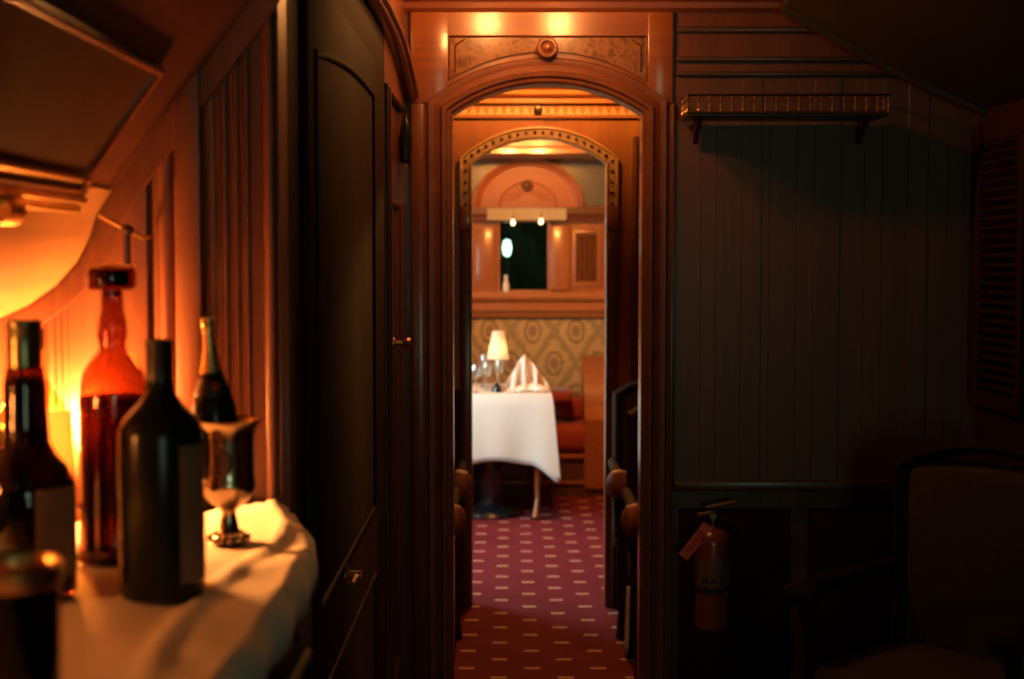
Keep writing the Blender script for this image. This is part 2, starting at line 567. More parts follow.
# cornice along the top of the partition
b = MB()
z0 = PZ(13, Y1)
prof = [(0, 0), (.012, 0), (.03, .012), (.034, .03), (.055, .038), (.062, .06), (.062, .12), (0, .12)]
b.prism([(Y1 - d, z0 + h) for d, h in prof], lambda p: (XL, p[0], p[1]), lambda p: (XR, p[0], p[1]))
struct(b.build('trim_6', 'mahogany_x', angle=20))
# right hand boarding: boards between rails, dado below
ZR = PZ(76, Y1); ZD = PZ(485, Y1)
b = MB()
xa = PX(673, Y1) + .004
ed = [xa] + [PX(u, Y1) for u in (700, 715, 740, 760, 768, 795, 812, 838, 862, 880, 905, 925, 945, 962)] + [XR]
for i, (p, q) in enumerate(zip(ed, ed[1:])):
    b.box(p, q, Y1 - (.0125 if i % 4 == 3 else .010), Y1, ZD, ZR, .0010, 1)
struct(b.build('wall_panelling', 'walnut', angle=20))
b = MB()
for va, vb, d in ((27, 33, .022), (57, 62, .02), (72, 77, .026), (480, 490, .032)):
    b.box(xa, XR, Y1 - d, Y1, PZ(vb, Y1), PZ(va, Y1), .006, 3)
struct(b.build('trim_7', 'walnut_x', angle=25))
b = MB()
b.box(xa + .02, xa + .40, Y1 - .012, Y1, .12, ZD - .08, .008); b.box(xa + .46, XR - .03, Y1 - .012, Y1, .12, ZD - .08, .008)
struct(b.build('trim_8', 'cabinet'))

# ---- far archway
B0, B1 = PX(472, Y2), PX(605.5, Y2)
BS, BT = PZ(164, Y2), PZ(139, Y2)
arch_wall('wall_far_archway', Y2, Y2 + .06, XL, XR, B0, B1, BS, BT, 'oak')
b = MB()
zblk = PZ(230, Y2)
w = .054
b.sweep([(B0, zblk)] + arc(B0, B1, BS, BT) + [(B1, zblk)], [(0, 0), (0, .022), (.008, .026), (.012, .018), (w - .012, .018), (w - .008, .026), (w, .022), (w, 0)], XZ(Y2))
t2 = struct(b.build('trim_9', 'pale_inlay', angle=25))
b = MB()
mid = [(B0 - w / 2, PZ(204 - 11 * i, Y2)) for i in range(4)]
cx_, = [(B0 + B1) / 2]
oa = arc(B0 - w / 2, B1 + w / 2, BS + .012, BT + w / 2, 19)
pts = mid + oa + [(2 * cx_ - x, z) for x, z in mid]
for (x, z) in pts:
    b.lathe([(.0075, 0), (.0075, .024), (.004, .028), (0, .028)], (x, Y2, z), 8, RM, False, False)
b.build('inlay_studs', 'darkbrass', t2)
b = MB()
for xx in (B0 - w, B1):
    b.box(xx, xx + w, Y2 - .030, Y2, PZ(231, Y2), PZ(206, Y2), .004)
b.build('impost_block', 'oak', t2)
b = MB()
for xx in (B0 - w, B1):
    b.box(xx, xx + w, Y2 - .024, Y2, 0, PZ(231, Y2), .006)
struct(b.build('trim_10', 'mahogany'))
b = MB()      # frieze: fillet, zigzag carving, cornice
zA, zB = PZ(117, Y2), PZ(104, Y2)
b.box(XL, XR, Y2 - .016, Y2, zA - .006, zA + .004, .002, 1)
b.box(XL, XR, Y2 - .020, Y2, zB, zB + .008, .003, 1)
b.prism([(Y2 - d, zB + .03 + h) for d, h in prof], lambda p: (XL, p[0], p[1]), lambda p: (XR, p[0], p[1]))
f2 = struct(b.build('trim_11', 'oak_x', angle=20))
b = MB()
for i in range(40):
    x0 = -.66 + i * .039
    b.prism([(x0, zA + .008), (x0 + .039, zA + .008), (x0 + .0195, zB - .010)], lambda p: (p[0], Y2 - .009, p[1]), lambda p: (p[0], Y2, p[1]))
b.build('zigzag_inlay', M['pale_inlay'], f2)
kx, kz = P(538, 110, Y2)
b = MB(); b.lathe([(.020, 0), (.020, .022), (.015, .032), (0, .036)], (kx, Y2, kz), 20, RM, False, False)
b.build('round_boss', 'darkbrass', f2)
b = MB()
b.box(PX(631, Y2), PX(637, Y2), Y2 - .02, Y2, 0, PZ(136, Y2), .005)
b.box(PX(446, Y2), PX(450, Y2), Y2 - .02, Y2, 0, PZ(136, Y2), .005)
struct(b.build('trim_12', 'mahogany'))

# ---- nook on the left: wall behind the bottles, corridor wall beside it
YN = 2.2
XC = PX(280.5, YN)
b = MB(); b.box(XL, XC, YN, YN + .08, 0, CZ); struct(b.build('wall_nook', 'nook'))
b = MB()
def nx(u): return PX(u, YN)
b.box(nx(-60), nx(46), YN - .012, YN, 1.19, 2.4, .004)
b.box(nx(70), nx(150), YN - .012, YN, 1.19, 2.4, .004)
b.box(nx(155), nx(163), YN - .008, YN, 1.19, 2.4, .003)
b.box(nx(179), nx(205), YN - .026, YN, 1.19, 2.4, .004)
b.box(nx(206), nx(216), YN - .004, YN, 1.19, 2.4, .002)
nk = struct(b.build('trim_13', 'nook'))
b = MB()
for u, r in ((50, .008), (58, .005), (66, .008), (168, .014), (174, .006), (208, .004), (226, .007), (238, .005), (248, .006), (271, .011)):
    b.lathe([(r, 1.19), (r, 2.4)], (nx(u), YN + .001, 0), 14, None, True, True)
struct(b.build('trim_14', 'nook', angle=50))

YE = 4.03
b = MB(); b.box(XC - .08, XC, YN + .08, YE, 0, CZ); struct(b.build('wall_corridor', 'closet'))
b = MB()       # header over the corridor door
b.box(XC - .08, XC, YE, Y1, 2.075, CZ); struct(b.build('wall_header', 'frieze'))
# closet door in the near part of the corridor wall
def YX(p, h): return Vector((XC + h, p[0], p[1]))
def yc(u): return XC * F / (u - 512)
b = MB(); b.box(XC, XC + .012, yc(303), yc(372), .05, 2.08, .004)
d2 = struct(b.build('door_2', 'closet'))
ya, yb = yc(312), yc(352)
ya, yb = yc(310), yc(369)
pth = [(ya, .95), (yb, .95), (yb, 1.985)] + [(yb + (ya - yb) * i / 8, 1.985 - .045 * (i / 8) + .018 * math.sin(PI * i / 8)) for i in range(1, 8)] + [(ya, 1.94)]
b = MB(); b.sweep(pth, [(q[0] - .008, q[1]) for q in bead(.016, .007)], lambda p, h: YX(p, .011 + h), closed=True)
b.build('panel_moulding', 'closet', d2)
b = MB(); b.sweep([(ya, .12), (yb, .12), (yb, .78), (ya, .78)], [(q[0] - .008, q[1]) for q in bead(.016, .007)], lambda p, h: YX(p, .011 + h), closed=True)
b.build('panel_moulding', 'closet', d2)
hy = yc(338); hz = H - 320 / F * hy
b = MB()
b.lathe([(.022, 0), (.022, .006), (.009, .010), (.009, .035)], (XC + .010, hy, hz), 16, Matrix.Rotation(PI / 2, 3, 'Y'))
b.tube([(XC + .034, hy - .002, hz), (XC + .036, hy - .03, hz + .002), (XC + .034, hy - .07, hz - .002)], [.006, .0055, .005])
b.build('door_handle', 'brass', d2)
# far corridor door, its frame and knob
b = MB(); b.box(XC - .055, XC - .02, YE, Y1, .01, 2.06)
d1 = struct(b.build('door_1', 'mahogany'))
b = MB(); b.sweep([(YE + .12, .25), (Y1 - .12, .25), (Y1 - .12, 1.75), (YE + .12, 1.75)], [(q[0] - .01, q[1]) for q in bead(.02, .014)], lambda p, h: Vector((XC - .02 + h, p[0], p[1])), closed=True)
b.build('panel_moulding', 'mahogany', d1)
ky = yc(400); kz_ = PZ(343, ky)
b = MB(); b.lathe([(.020, 0), (.020, .004), (.008, .008), (.008, .028), (.018, .034), (.022, .044), (.018, .054), (0, .058)], (XC - .02, ky, kz_), 18, Matrix.Rotation(PI / 2, 3, 'Y'), True, False)
b.build('door_knob', 'brass', d1)
b = MB()
for yy in (YE + .006, YE + .10):
    b.lathe([(.011, 0), (.011, 2.07)], (XC + .0, yy, 0), 14)
struct(b.build('trim_15', 'walnut', angle=50))
# curved head moulding that runs from the corridor wall into the arch post
pth = []
for i in range(17):
    t = i / 16
    y = 2.9 + (Y1 - .02 - 2.9) * t
    z = 2.205 + .025 * math.sin(PI * min(1, t * 1.05)) - .085 * max(0, (t - .62) / .38) ** 2
    pth.append((y, z))
b = MB(); b.sweep(pth, [(q[0] - .02, q[1]) for q in ogee(.055, .05)], lambda p, h: Vector((XC + h, p[0], p[1])))
struct(b.build('trim_16', 'mahogany_y', angle=25))

# ------------------------------------------------------------------ dining room end wall
Yw = Y3
b = MB(); b.box(XL, XR, Y3, Y3 + .1, 0, .9); b.box(XL, XR, Y3, Y3 + .1, PZ(222, Y3), CZ)
wx0, wx1 = PX(500, Y3), PX(547.5, Y3)
wz0, wz1 = PZ(290, Y3), PZ(222, Y3)
b.box(XL, wx0, Y3, Y3 + .1, .9, wz1); b.box(wx1, XR, Y3, Y3 + .1, .9, wz1); b.box(wx0, wx1, Y3, Y3 + .1, .9, wz0)
struct(b.build('wall_dining', 'oak'))
b = MB(); b.box(wx0, wx1, Y3 + .05, Y3 + .056, wz0, wz1)
w1 = struct(b.build('window_1', 'pane'))
b = MB()
fr_ = [(wx0, wz0), (wx1, wz0), (wx1, wz1), (wx0, wz1)]
b.sweep(fr_, [(0, 0), (0, .016), (-.02, .022), (-.03, .012), (-.03, 0)], XZ(Y3), closed=True)
b.build('window_frame', 'oak', w1)
# added beyond the window: hedge to catch glow, globe standing in for a reflection
b = MB()
rows = []
for i in range(19):
    rows.append([(-1.6 + 3.6 * j / 30, 11.85 + .10 * math.sin(j * 1.3 + i) + random.uniform(-.06, .06), -.2 + 3.2 * i / 18) for j in range(31)])
b.grid(rows)
for j in range(31): pass
hd = b.build('added_hedge', 'foliage')
tag(hd, 'dark green foliage added behind the cool globe, seen through the small end window', 'hedge'); hd['kind'] = 'stuff'
lx, lz = P(507, 248, 11.6)
lt = thing('reflection_glow', 'cool white globe added outside the dark end window to stand for a reflection', 'reflection_glow', (lx, 11.6, 0))
b = MB(); b.lathe([(.0, lz - .07), (.026, lz - .058), (.038, lz), (.026, lz + .058), (0, lz + .07)], (0, 0, 0), 20, None, False, False); b.build('glow_globe', 'reflection_glow', lt)
b = MB(); b.lathe([(.05, -.0), (.05, .05), (.014, .08), (.014, lz - .08)], (0, 0, 0), 14); b.build('glow_post', 'black', lt)
b = MB(); b.lathe([(.05, lz + .07), (.06, lz + .085), (0, lz + .12)], (0, 0, 0), 14); b.build('glow_cap', 'black', lt)

# soffit above the end wall
sz = PZ(160, Y3)
b = MB(); b.box(XL, XR, 9.25, Y3, sz, CZ)
struct(b.build('ceiling_soffit', 'oak_x'))
b = MB()
b.box(XL, XR, 9.50, 9.53, sz - .012, sz, .004)
b.box(XL, XR, 9.225, 9.25, sz + .03, sz + .05, .006)
struct(b.build('trim_17', 'oak_x'))
# grey etched transom glass behind the fan pediment
b = MB(); b.box(PX(440, Y3), PX(640, Y3), Y3 - .012, Y3, PZ(206, Y3), PZ(162, Y3))
struct(b.build('window_2', 'mirror_dim'))
# fan pediment
Yp = Y3 - .05
cx, cz = P(528, 207, Yp)
r = (PX(581, Yp) - PX(475, Yp)) / 2; hgt = PZ(161, Yp) - cz
ell = lambda k, n=40: [(cx + r * k * math.cos(PI - PI * i / n), cz + hgt * k * math.sin(PI * i / n)) for i in range(n + 1)]
b = MB(); b.prism(ell(1.0), lambda p: (p[0], Yp, p[1]), lambda p: (p[0], Y3 - .012, p[1]))
pd = struct(b.build('trim_18', 'pediment', angle=25))
b = MB()
b.sweep(ell(.90), [(q[0], q[1]) for q in ogee(.055, .03)], XZ(Yp))
b.sweep(ell(.52), bead(.012, .012), XZ(Yp))
for i in range(1, 12):
    a = PI * i / 12
    b.tube([(cx + r * .20 * math.cos(a), Yp, cz + .05 + hgt * .14 * math.sin(a)), (cx + r * .5 * math.cos(a), Yp, cz + hgt * .5 * math.sin(a))], .005, 8)
b.build('fan_moulding', 'pediment', pd)
rx, rz_ = P(527, 186, Yp)
b = MB(); b.lathe([(.040, 0), (.040, .012), (.030, .022), (.024, .014), (.016, .018), (.008, .030), (0, .032)], (rx, Yp, rz_), 24, RM, False, False)
b.build('rosette', 'mahogany_x', pd)
# ledge below the pediment
b = MB()
zl0, zl1 = PZ(221, Y3 - .1), PZ(207, Y3 - .1)
b.prism([(Y3, zl0), (Y3 - .07, zl0), (Y3 - .08, zl0 + .03), (Y3 - .10, zl0 + .05), (Y3 - .10, zl1), (Y3, zl1)], lambda p: (PX(440, Y3), p[0], p[1]), lambda p: (PX(640, Y3), p[0], p[1]))
struct(b.build('trim_19', 'mahogany_x', angle=20))
# pleated lace valance over the window
b = MB()
va, vb_ = PX(487, Y3 - .12), PX(567, Y3 - .12)
rows = []
for zz in (PZ(220, Y3 - .12), PZ(208, Y3 - .12)):
    rows.append([(va + (vb_ - va) * j / 120, Y3 - .116 + .007 * math.cos(j * PI / 2), zz) for j in range(121)])
b.grid(rows)
rows2 = [[(x, y + .004, z) for x, y, z in r_] for r_ in rows]
b.grid(rows2)
vl = b.build('window_valance', 'lace'); tag(vl, 'short pleated cream lace valance above the dark end window', 'valance')
# two tiny bulbs under the ledge
for i, (u, v, lab) in enumerate(((513, 223, 'small round bulb left under the pediment ledge, above the cool glow'), (541, 222, 'small round bulb right under the pediment ledge, beside the window frame'))):
    x, z = P(u, v, Y3 - .13)
    t = thing('sconce_bulb', lab, 'bulb', (x, Y3 - .13, z), 0, 'bulbs under the pediment ledge')
    b = MB(); b.lathe([(0, -.016), (.010, -.012), (.016, 0), (.010, .014), (.008, .024)], (0, 0, 0), 16, None, False, True); b.build('bulb', 'small_bulb', t)
    b = MB(); b.tube([(0, 0, .020), (0, .005, .045), (0, .06, .05)], .008, 8); b.build('bulb_holder', 'brass', t)
# side panels, mirror cabinet panel at the right
b = MB()
b.box(PX(440, Y3), PX(472, Y3), Y3 - .02, Y3, wz0, PZ(224, Y3), .006)
b.box(PX(476, Y3), PX(494, Y3), Y3 - .014, Y3, wz0 + .03, PZ(228, Y3), .006)
b.box(PX(551, Y3), PX(570, Y3), Y3 - .02, Y3, wz0, PZ(226, Y3), .006)
struct(b.build('trim_20', 'oak'))
mp = thing('mirror_panel', 'tall etched mirror panel of upright strips in a wooden frame, right of the dark window', 'mirror', (PX(587, Y3), Y3, PZ(286, Y3)))
mh = PZ(230, Y3) - PZ(286, Y3); mw_ = PX(602, Y3) - PX(573, Y3)
b = MB(); b.sweep([(-mw_ / 2, 0), (mw_ / 2, 0), (mw_ / 2, mh), (-mw_ / 2, mh)], [(0, .001), (0, .016), (.02, .024), (.03, .012), (.03, .001)], XZ(0), closed=True); b.build('frame', 'oak', mp)
b = MB()
k = (mw_ - .066) / 4
for i in range(4):
    x0 = -mw_ / 2 + .033 + i * k
    b.box(x0 + .002, x0 + k - .002, -.010, -.001, .034, mh - .034, .004, 1)
b.build('glass', 'mirror', mp)
# sill shelf over the upholstery
b = MB()
s0, s1 = PZ(318, Y3 - .2), PZ(292, Y3 - .2)
b.prism([(Y3, s0), (Y3 - .10, s0), (Y3 - .12, s0 + .03), (Y3 - .15, s0 + .05), (Y3 - .15, s0 + .10), (Y3 - .19, s0 + .125), (Y3 - .20, s0 + .14), (Y3 - .20, s1), (Y3, s1)], lambda p: (XL, p[0], p[1]), lambda p: (XR, p[0], p[1]))
struct(b.build('trim_21', 'oak_x', angle=20))
# small vase on the sill
vx, vz = P(506, 282, Y3 - .12)
vs_ = thing('bud_vase', 'tiny pale bud vase on the sill at the lower left of the window', 'vase', (vx, Y3 - .12, s1))
b = MB(); b.lathe([(.018, 0), (.024, .02), (.022, .05), (.010, .08), (.012, .10), (.016, .11)], (0, 0, 0), 18); b.build('vase_body', 'napkin', vs_)
b = MB(); b.lathe([(.012, .108), (.017, .110), (.017, .114), (.012, .114)], (0, 0, 0), 18); b.build('vase_rim', 'brass', vs_)

# banquette
bq = thing('banquette', 'long red plush banquette with gold damask back against the end wall', 'banquette', (0, Y3, 0))
b = MB(); b.box(-.95, .80, -.075, -.012, .60, s0 - .012, .02, 3); b.build('back_panel', 'damask', bq, loc=(0, 0, 0))
b = MB(); b.box(-.95, .80, -.58, -.08, .30, .47, .05, 4); b.build('seat', 'red', bq)
b = MB(); b.box(-.95, .80, -.20, -.08, .475, .62, .03, 3); b.build('lower_back', 'red', bq)
b = MB(); b.box(-.95, .80, -.54, -.04, .06, .30); b.box(-.95, .80, -.56, -.04, .0, .06); b.build('base', 'walnut', bq)
b = MB(); b.box(-.95, .80, -.565, -.54, .085, .105, .004); b.box(-.95, .80, -.565, -.54, .255, .285, .006); b.build('base_rail', 'oak_x', bq)
b = MB()
poly = [(-.58, .06), (-.02, .06), (-.02, .90)] + [(-.02 - .50 * math.sin(PI / 2 * i / 8), .60 + .31 * math.cos(PI / 2 * i / 8)) for i in range(0, 9)] + [(-.60, .52)]
x0_, x1_ = .48, .64
b.prism(poly, lambda p: (x0_, p[0], p[1]), lambda p: (x1_, p[0], p[1]))
b.build('wing_arm', 'leather', bq, angle=30)
b = MB(); b.box(.20, .40, -.40, -.085, .585, .66, .025, 3)
cu = b.build('bolster_cushion', 'red'); cu.location = (0, Y3, 0)
cu.data.transform(Matrix.Translation((0, -.115, .035)))
tag(cu, 'flat red cushion lying at the banquette back beside the tan wing arm', 'cushion')

# dining table with cloth
TX0, TX1, TY0, TY1, TZ = -.80, .235, 8.5, 9.24, .762
dt = thing('dining_table', 'dining table with a slim cabriole leg under a long white cloth', 'table', ((TX0 + TX1) / 2, (TY0 + TY1) / 2, 0))
ox, oy = (TX0 + TX1) / 2, (TY0 + TY1) / 2
hx, hy_ = (TX1 - TX0) / 2, (TY1 - TY0) / 2
b = MB(); b.box(-hx + .01, hx - .01, -hy_ + .01, hy_ - .01, TZ - .035, TZ - .004, .005); b.build('tabletop', 'oak', dt)
b = MB(); b.box(-hx + .06, hx - .06, -hy_ + .05, hy_ - .05, TZ - .13, TZ - .036); b.build('apron', 'oak', dt)
for sx in (-1, 1):
    for sy in (-1, 1):
        bx_, by_ = sx * (hx - .075), sy * (hy_ - .06)
        pts, rs = [], []
        for i in range(15):
            t = i / 14
            z = TZ - .036 - (TZ - .05) * t
            sw = .022 * math.sin(PI * min(1, t * 1.7)) - .024 * math.sin(PI * max(0, (t - .45) / .55)) + (.045 * max(0, (t - .86) / .14))
            pts.append((bx_ + sx * sw * .2 - (.0 if sx < 0 else .03 * max(0, (t - .86) / .14)), by_ + sy * sw, z))
            rs.append(.030 - .016 * t + (.006 * max(0, (t - .9) / .1)))
        pts[-1] = (pts[-1][0], pts[-1][1], .008)
        b = MB(); b.tube(pts, rs, 12); b.build('leg', 'oak', dt)

# the cloth: flat top, then a fall with soft folds and a longer corner point
def cloth(name, hx, hy, top, drop, amp, corner, segs=26):
    b = MB()
    per = []
    def side(x0, y0, x1, y1, n):
        for i in range(n):
            per.append((x0 + (x1 - x0) * i / n, y0 + (y1 - y0) * i / n))
    side(-hx, -hy, hx, -hy, segs * 2); side(hx, -hy, hx, hy, segs); side(hx, hy, -hx, hy, segs * 2); side(-hx, hy, -hx, -hy, segs)
    n = len(per)
    topv = [(x, y, top) for x, y in per]
    rows = [[(x * k, y * k, top + .0005) for x, y in per] for k in (.3, .7, .985)]
    L = 12
    for j in range(L + 1):
        t = j / L
        row = []
        for i, (x, y) in enumerate(per):
            ex = abs(x) / hx > .999; ey = abs(y) / hy > .999
            nxx = (1 if x > 0 else -1) if ex else 0
            nyy = (1 if y > 0 else -1) if ey else 0
            dc = math.hypot(hx - abs(x), hy - abs(y))
            c = math.exp(-(dc / .06) ** 2)
            wv = amp * t * (math.sin(i * .55) * .55 + math.sin(i * .23 + 1.3) * .6)
            out = .010 + .012 * t + wv + c * .055 * t
            dcx = nxx if ex else (c * (1 if x > 0 else -1))
            dcy = nyy if ey else (c * (1 if y > 0 else -1))
            ln = math.hypot(dcx, dcy) or 1
            z = top - .004 * (j > 0) - (drop + corner * c + .012 * math.sin(i * .31)) * t
            row.append((x + dcx / ln * out * (.3 if j == 0 else 1), y + dcy / ln * out * (.3 if j == 0 else 1), z))
        rows.append(row)
    vs = b.grid(rows, False, True)
    b.b.faces.new(list(reversed(vs[0])))
    o = b.build(name, 'white_linen', angle=60)
    sd = o.modifiers.new('thickness', 'SOLIDIFY'); sd.thickness = .002; sd.offset = 1
    return o


tcl = cloth('tablecloth', hx, hy_, TZ, .405, .009, .125)
tcl.location = (ox, oy, 0)
tag(tcl, 'long white linen tablecloth falling to a point at the dining table corner', 'tablecloth')

# black pedestal under the table
px_, py_ = PX(489, 8.66), 8.72
pb = thing('pedestal_base', 'glossy black pedestal with a round foot under the white clothed table', 'pedestal', (px_, py_, 0))
b = MB(); b.lathe([(.20, 0), (.205, .012), (.19, .03), (.10, .05), (.075, .07)], (0, 0, 0), 40); b.build('base', 'black', pb)
b = MB(); b.lathe([(.075, .068), (.06, .12), (.085, .22), (.095, .30), (.07, .42), (.055, .60)], (0, 0, 0), 32); b.build('column', 'black', pb)

# lamp on the table
lx_, ly_ = PX(498, 8.85), 8.85
lz0 = TZ + .004
dl = thing('table_lamp', 'small table lamp with white conical shade on the dining table', 'lamp', (lx_, ly_, lz0))
zt_, zb_ = PZ(331, 8.85) - lz0, PZ(359, 8.85) - lz0
b = MB()
b.lathe([(.068, zb_), (.036, zt_)], (0, 0, 0), 36, None, False, False)
b.build('lamp_shade', 'shade', dl)
b = MB(); b.lathe([(.045, 0), (.045, .008), (.012, .02), (.009, .06), (.014, .10), (.008, .13), (.008, zb_ + .03)], (0, 0, 0), 20); b.build('stem', 'brass', dl)
b = MB(); b.lathe([(0, zb_ + .032), (.016, zb_ + .04), (.02, zb_ + .06), (.012, zb_ + .085), (0, zb_ + .09)], (0, 0, 0), 16, None, False, False)
M['table_bulb'] = emit('table_lamp_bulb', (1, .55, .22), 30)
b.build('bulb', 'table_bulb', dl)
# glasses on the table
gls = [(476, 8.58, .085, .040, 'wine glass at the left end of the dining table setting'), (484, 8.95, .12, .034, 'tall stemmed glass just left of the white lamp shade'),
       (487, 8.73, .085, .034, 'wine glass in front of the table lamp stem'), (499, 8.70, .100, .030, 'wine glass between the table lamp and the folded napkin')]
g0 = None
for u, y, st, r, lab in gls:
    x = PX(u, y)
    t = thing('wine_glass', lab, 'glass', (x, y, lz0), 0, 'glasses on the dining table')
    b = MB(); b.lathe([(.004, st), (r * .75, st + .012), (r, st + .04), (r * .95, st + .07), (r * .85, st + .085)], (0, 0, 0), 24, None, True, False); b.build('bowl', 'crystal', t)
    b = MB(); b.lathe([(.030, 0), (.030, .002), (.004, .008), (.0035, st)], (0, 0, 0), 20); b.build('stem', 'crystal', t)
x, y = PX(497, 8.62), 8.62
t = thing('salt_dish', 'small black pointed dish among the glasses on the dining table', 'dish', (x, y, lz0))
b = MB(); b.lathe([(.034, 0), (.032, .012), (.018, .04), (.008, .06), (0, .066)], (0, 0, 0), 20, None, True, False); b.build('body', 'black', t)
b = MB(); b.lathe([(0, .066), (.006, .069), (.006, .075), (0, .078)], (0, 0, 0), 12, None, False, False); b.build('knob', 'silver', t)
# folded napkin: a fan of pleats standing up
nxp, nyp = PX(526, 8.68), 8.68
b = MB()
rows = []
for j in range(7):
    t = j / 6
    row = []
    for i in range(41):
        a = i / 40
        x = -.105 + .225 * a
        pk = (1 - abs((x + .01) / .125) ** 1.15) if abs(x + .01) < .125 else 0
        zt = .165 * max(0, pk) + .02
        y = (.055 * math.sin(i * PI / 5) * (1 - t * .8)) + .02 * t - .015
        row.append((x * (1 - .25 * t * (x < 0)), y, zt * t))
    rows.append(row)
b.grid(rows)
rows = [[(x, -.03 - .045 * k + .01 * math.sin(9 * x * 8), .010 + .035 * (1 - k) * max(0, 1 - abs(x - .03) / .14)) for x in [-.09 + .2 * i / 20 for i in range(21)]] for k in (0, .33, .66, 1)]
b.grid(rows)
np_ = b.build('napkin', 'napkin', angle=70); np_.location = (nxp, nyp, lz0); np_.scale = (1.3, 1.1, 1.22)
sd = np_.modifiers.new('thickness', 'SOLIDIFY'); sd.thickness = .003
tag(np_, 'large white folded napkin standing in a peak on the dining table', 'napkin')

# daylight window of the dining room (left, outside the picture)
w3 = MB(); w3.box(XL - .05, XL - .044, WY0, WY1, WZ0, WZ1)
w3 = struct(w3.build('window_3', 'pane'))
b = MB(); b.sweep([(WY0, WZ0), (WY1, WZ0), (WY1, WZ1), (WY0, WZ1)], [(0, 0), (0, .02), (-.05, .03), (-.06, 0)], lambda p, h: Vector((XL + h, p[0], p[1])), closed=True)
b.build('window_frame', 'mahogany', w3)

# ------------------------------------------------------------------ chairs of the passage between the arches
def armchair(name, label, loc, rz, group, w=.56, ball=.064, mats=('dark_plush', 'dark_plush', 'closet', 'armleather')):
    """Faces local -y; origin on the floor under the seat's centre."""
    t = thing(name, label, 'armchair', loc, rz, group)
    h = w / 2
    b = MB(); b.box(-h + .05, h - .05, -.24, .20, .33, .47, .04, 4); b.build('seat', mats[0], t)
    b = MB()
    b.box(-h + .045, h - .045, .20, .29, .40, 1.0, .04, 4)
    b.build('backrest', mats[1], t)
    b = MB()
    pth = [(-h + .03, .30), (-h + .03, .96)] + arc(-h + .03, h - .03, .97, 1.05, 14) + [(h - .03, .30)]
    b.sweep(pth, [(q[0] - .02, q[1]) for q in bead(.045, .05)], lambda p, hh: Vector((p[0], .24 - hh, p[1])))
    b.build('back_frame', mats[2], t)
    for s in (-1, 1):
        b = MB()
        x = s * (h - .005)
        pts = [(x, .22, .675), (x, .10, .672), (x, -.05, .665), (x, -.16, .66), (x, -.225, .655)]
        b.tube(pts, [.020, .022, .024, .030, .028], 12)
        mt = Matrix.Rotation(PI / 2, 3, 'Y')
        b.tube([(x, -.20, .62), (x, -.17, .52), (x, -.20, .42)], [.026, .02, .022], 10)
        ar = b.build('armrest', mats[2], t)
        b = MB(); b.lathe([(0, -.056), (ball * .5, -.052), (ball * .85, -.034), (ball, 0), (ball * .85, .034), (ball * .5, .052), (0, .056)], (x, -.215, .645), 22, mt, False, False)
        b.build('scroll_end', mats[3], ar)
        b = MB(); b.tube([(x - s * .02, -.20, .42), (x - s * .01, -.215, .25), (x - s * .015, -.20, .10), (x - s * .01, -.215, .004)], [.030, .026, .018, .024], 12); b.build('leg', mats[2], t)
        b = MB(); b.tube([(x - s * .02, .23, .36), (x - s * .02, .25, .18), (x - s * .02, .30, .004)], [.026, .022, .018], 10); b.build('leg', mats[2], t)
        b = MB(); b.box(min(x - s * .03, x - s * .004), max(x - s * .03, x - s * .004), -.19, .22, .36, .44, .006); b.build('side_rail', mats[2], t)
    return t


CW = .56
grp = 'armchairs in the passage between the arches'
c0 = armchair('armchair', 'far dark armchair with wooden knob arms right of the passage, against the far arch', (.44 + CW / 2, 6.05, 0), 0, grp)
copy_thing(c0, (.44 + CW / 2, 5.24, 0), 0, 'near dark armchair right of the passage with a white napkin at its side')
copy_thing(c0, (-.215 - CW / 2, 6.05, 0), 0, 'far dark armchair with wooden knob arms left of the passage, against the far arch')
copy_thing(c0, (-.215 - CW / 2, 5.24, 0), 0, 'near dark armchair left of the passage, just behind the near arch')
# white napkin hanging at the near right chair
b = MB()
rows = []
for j in range(9):
    t = j / 8
    wd = .008 + .062 * t
    rows.append([(.421 - .010 * t + .006 * math.sin(a * 7 + t * 2), 5.055 + (a - .5) * wd, .40 - .23 * t - .03 * t * a) for a in [k / 8 for k in range(9)]])
b.grid(rows)
hn = b.build('hanging_napkin', 'white_linen', angle=70)
sd = hn.modifiers.new('thickness', 'SOLIDIFY'); sd.thickness = .003
tag(hn, 'white napkin corner hanging beside the near right passage armchair', 'napkin')

# ------------------------------------------------------------------ right side: rack, extinguisher, armchair, shutter, berth
Yr = Y1 - .21
rk = thing('luggage_rack', 'brass gallery luggage rack on the dark boarded wall right of the arch', 'rack', (PX(786, Yr), Y1 - .026, PZ(116, Yr)))
hw = (PX(886, Yr) - PX(686, Yr)) / 2
dz = PZ(95, Yr) - PZ(116, Yr)
dp = .184
b = MB(); b.box(-hw, hw, -dp, -.002, 0, .008, .002, 1); b.build('shelf', 'walnut_x', rk)
b = MB(); b.tube([(-hw, -.004, dz), (-hw, -dp, dz), (hw, -dp, dz), (hw, -.004, dz)], .0042, 8); b.build('top_rail', 'darkbrass', rk)
b = MB(); b.tube([(-hw, -.004, .012), (-hw, -dp, .012), (hw, -dp, .012), (hw, -.004, .012)], .0048, 8); b.build('bottom_rail', 'brass', rk)
sp = [(.0025, .012), (.0045, .018), (.002, .024), (.002, dz * .36), (.0045, dz * .48), (.002, dz * .6), (.002, dz * .72), (.0045, dz * .82), (.0025, dz)]
for i in range(19):
    x = -hw + 2 * hw * i / 18
    b = MB(); b.lathe(sp, (x, -dp, 0), 8); b.build('spindle', 'brass', rk)
for s in (-1, 1):
    for q in (.06, .125):
        b = MB(); b.lathe(sp, (s * hw, -q, 0), 8); b.build('spindle', 'brass', rk)
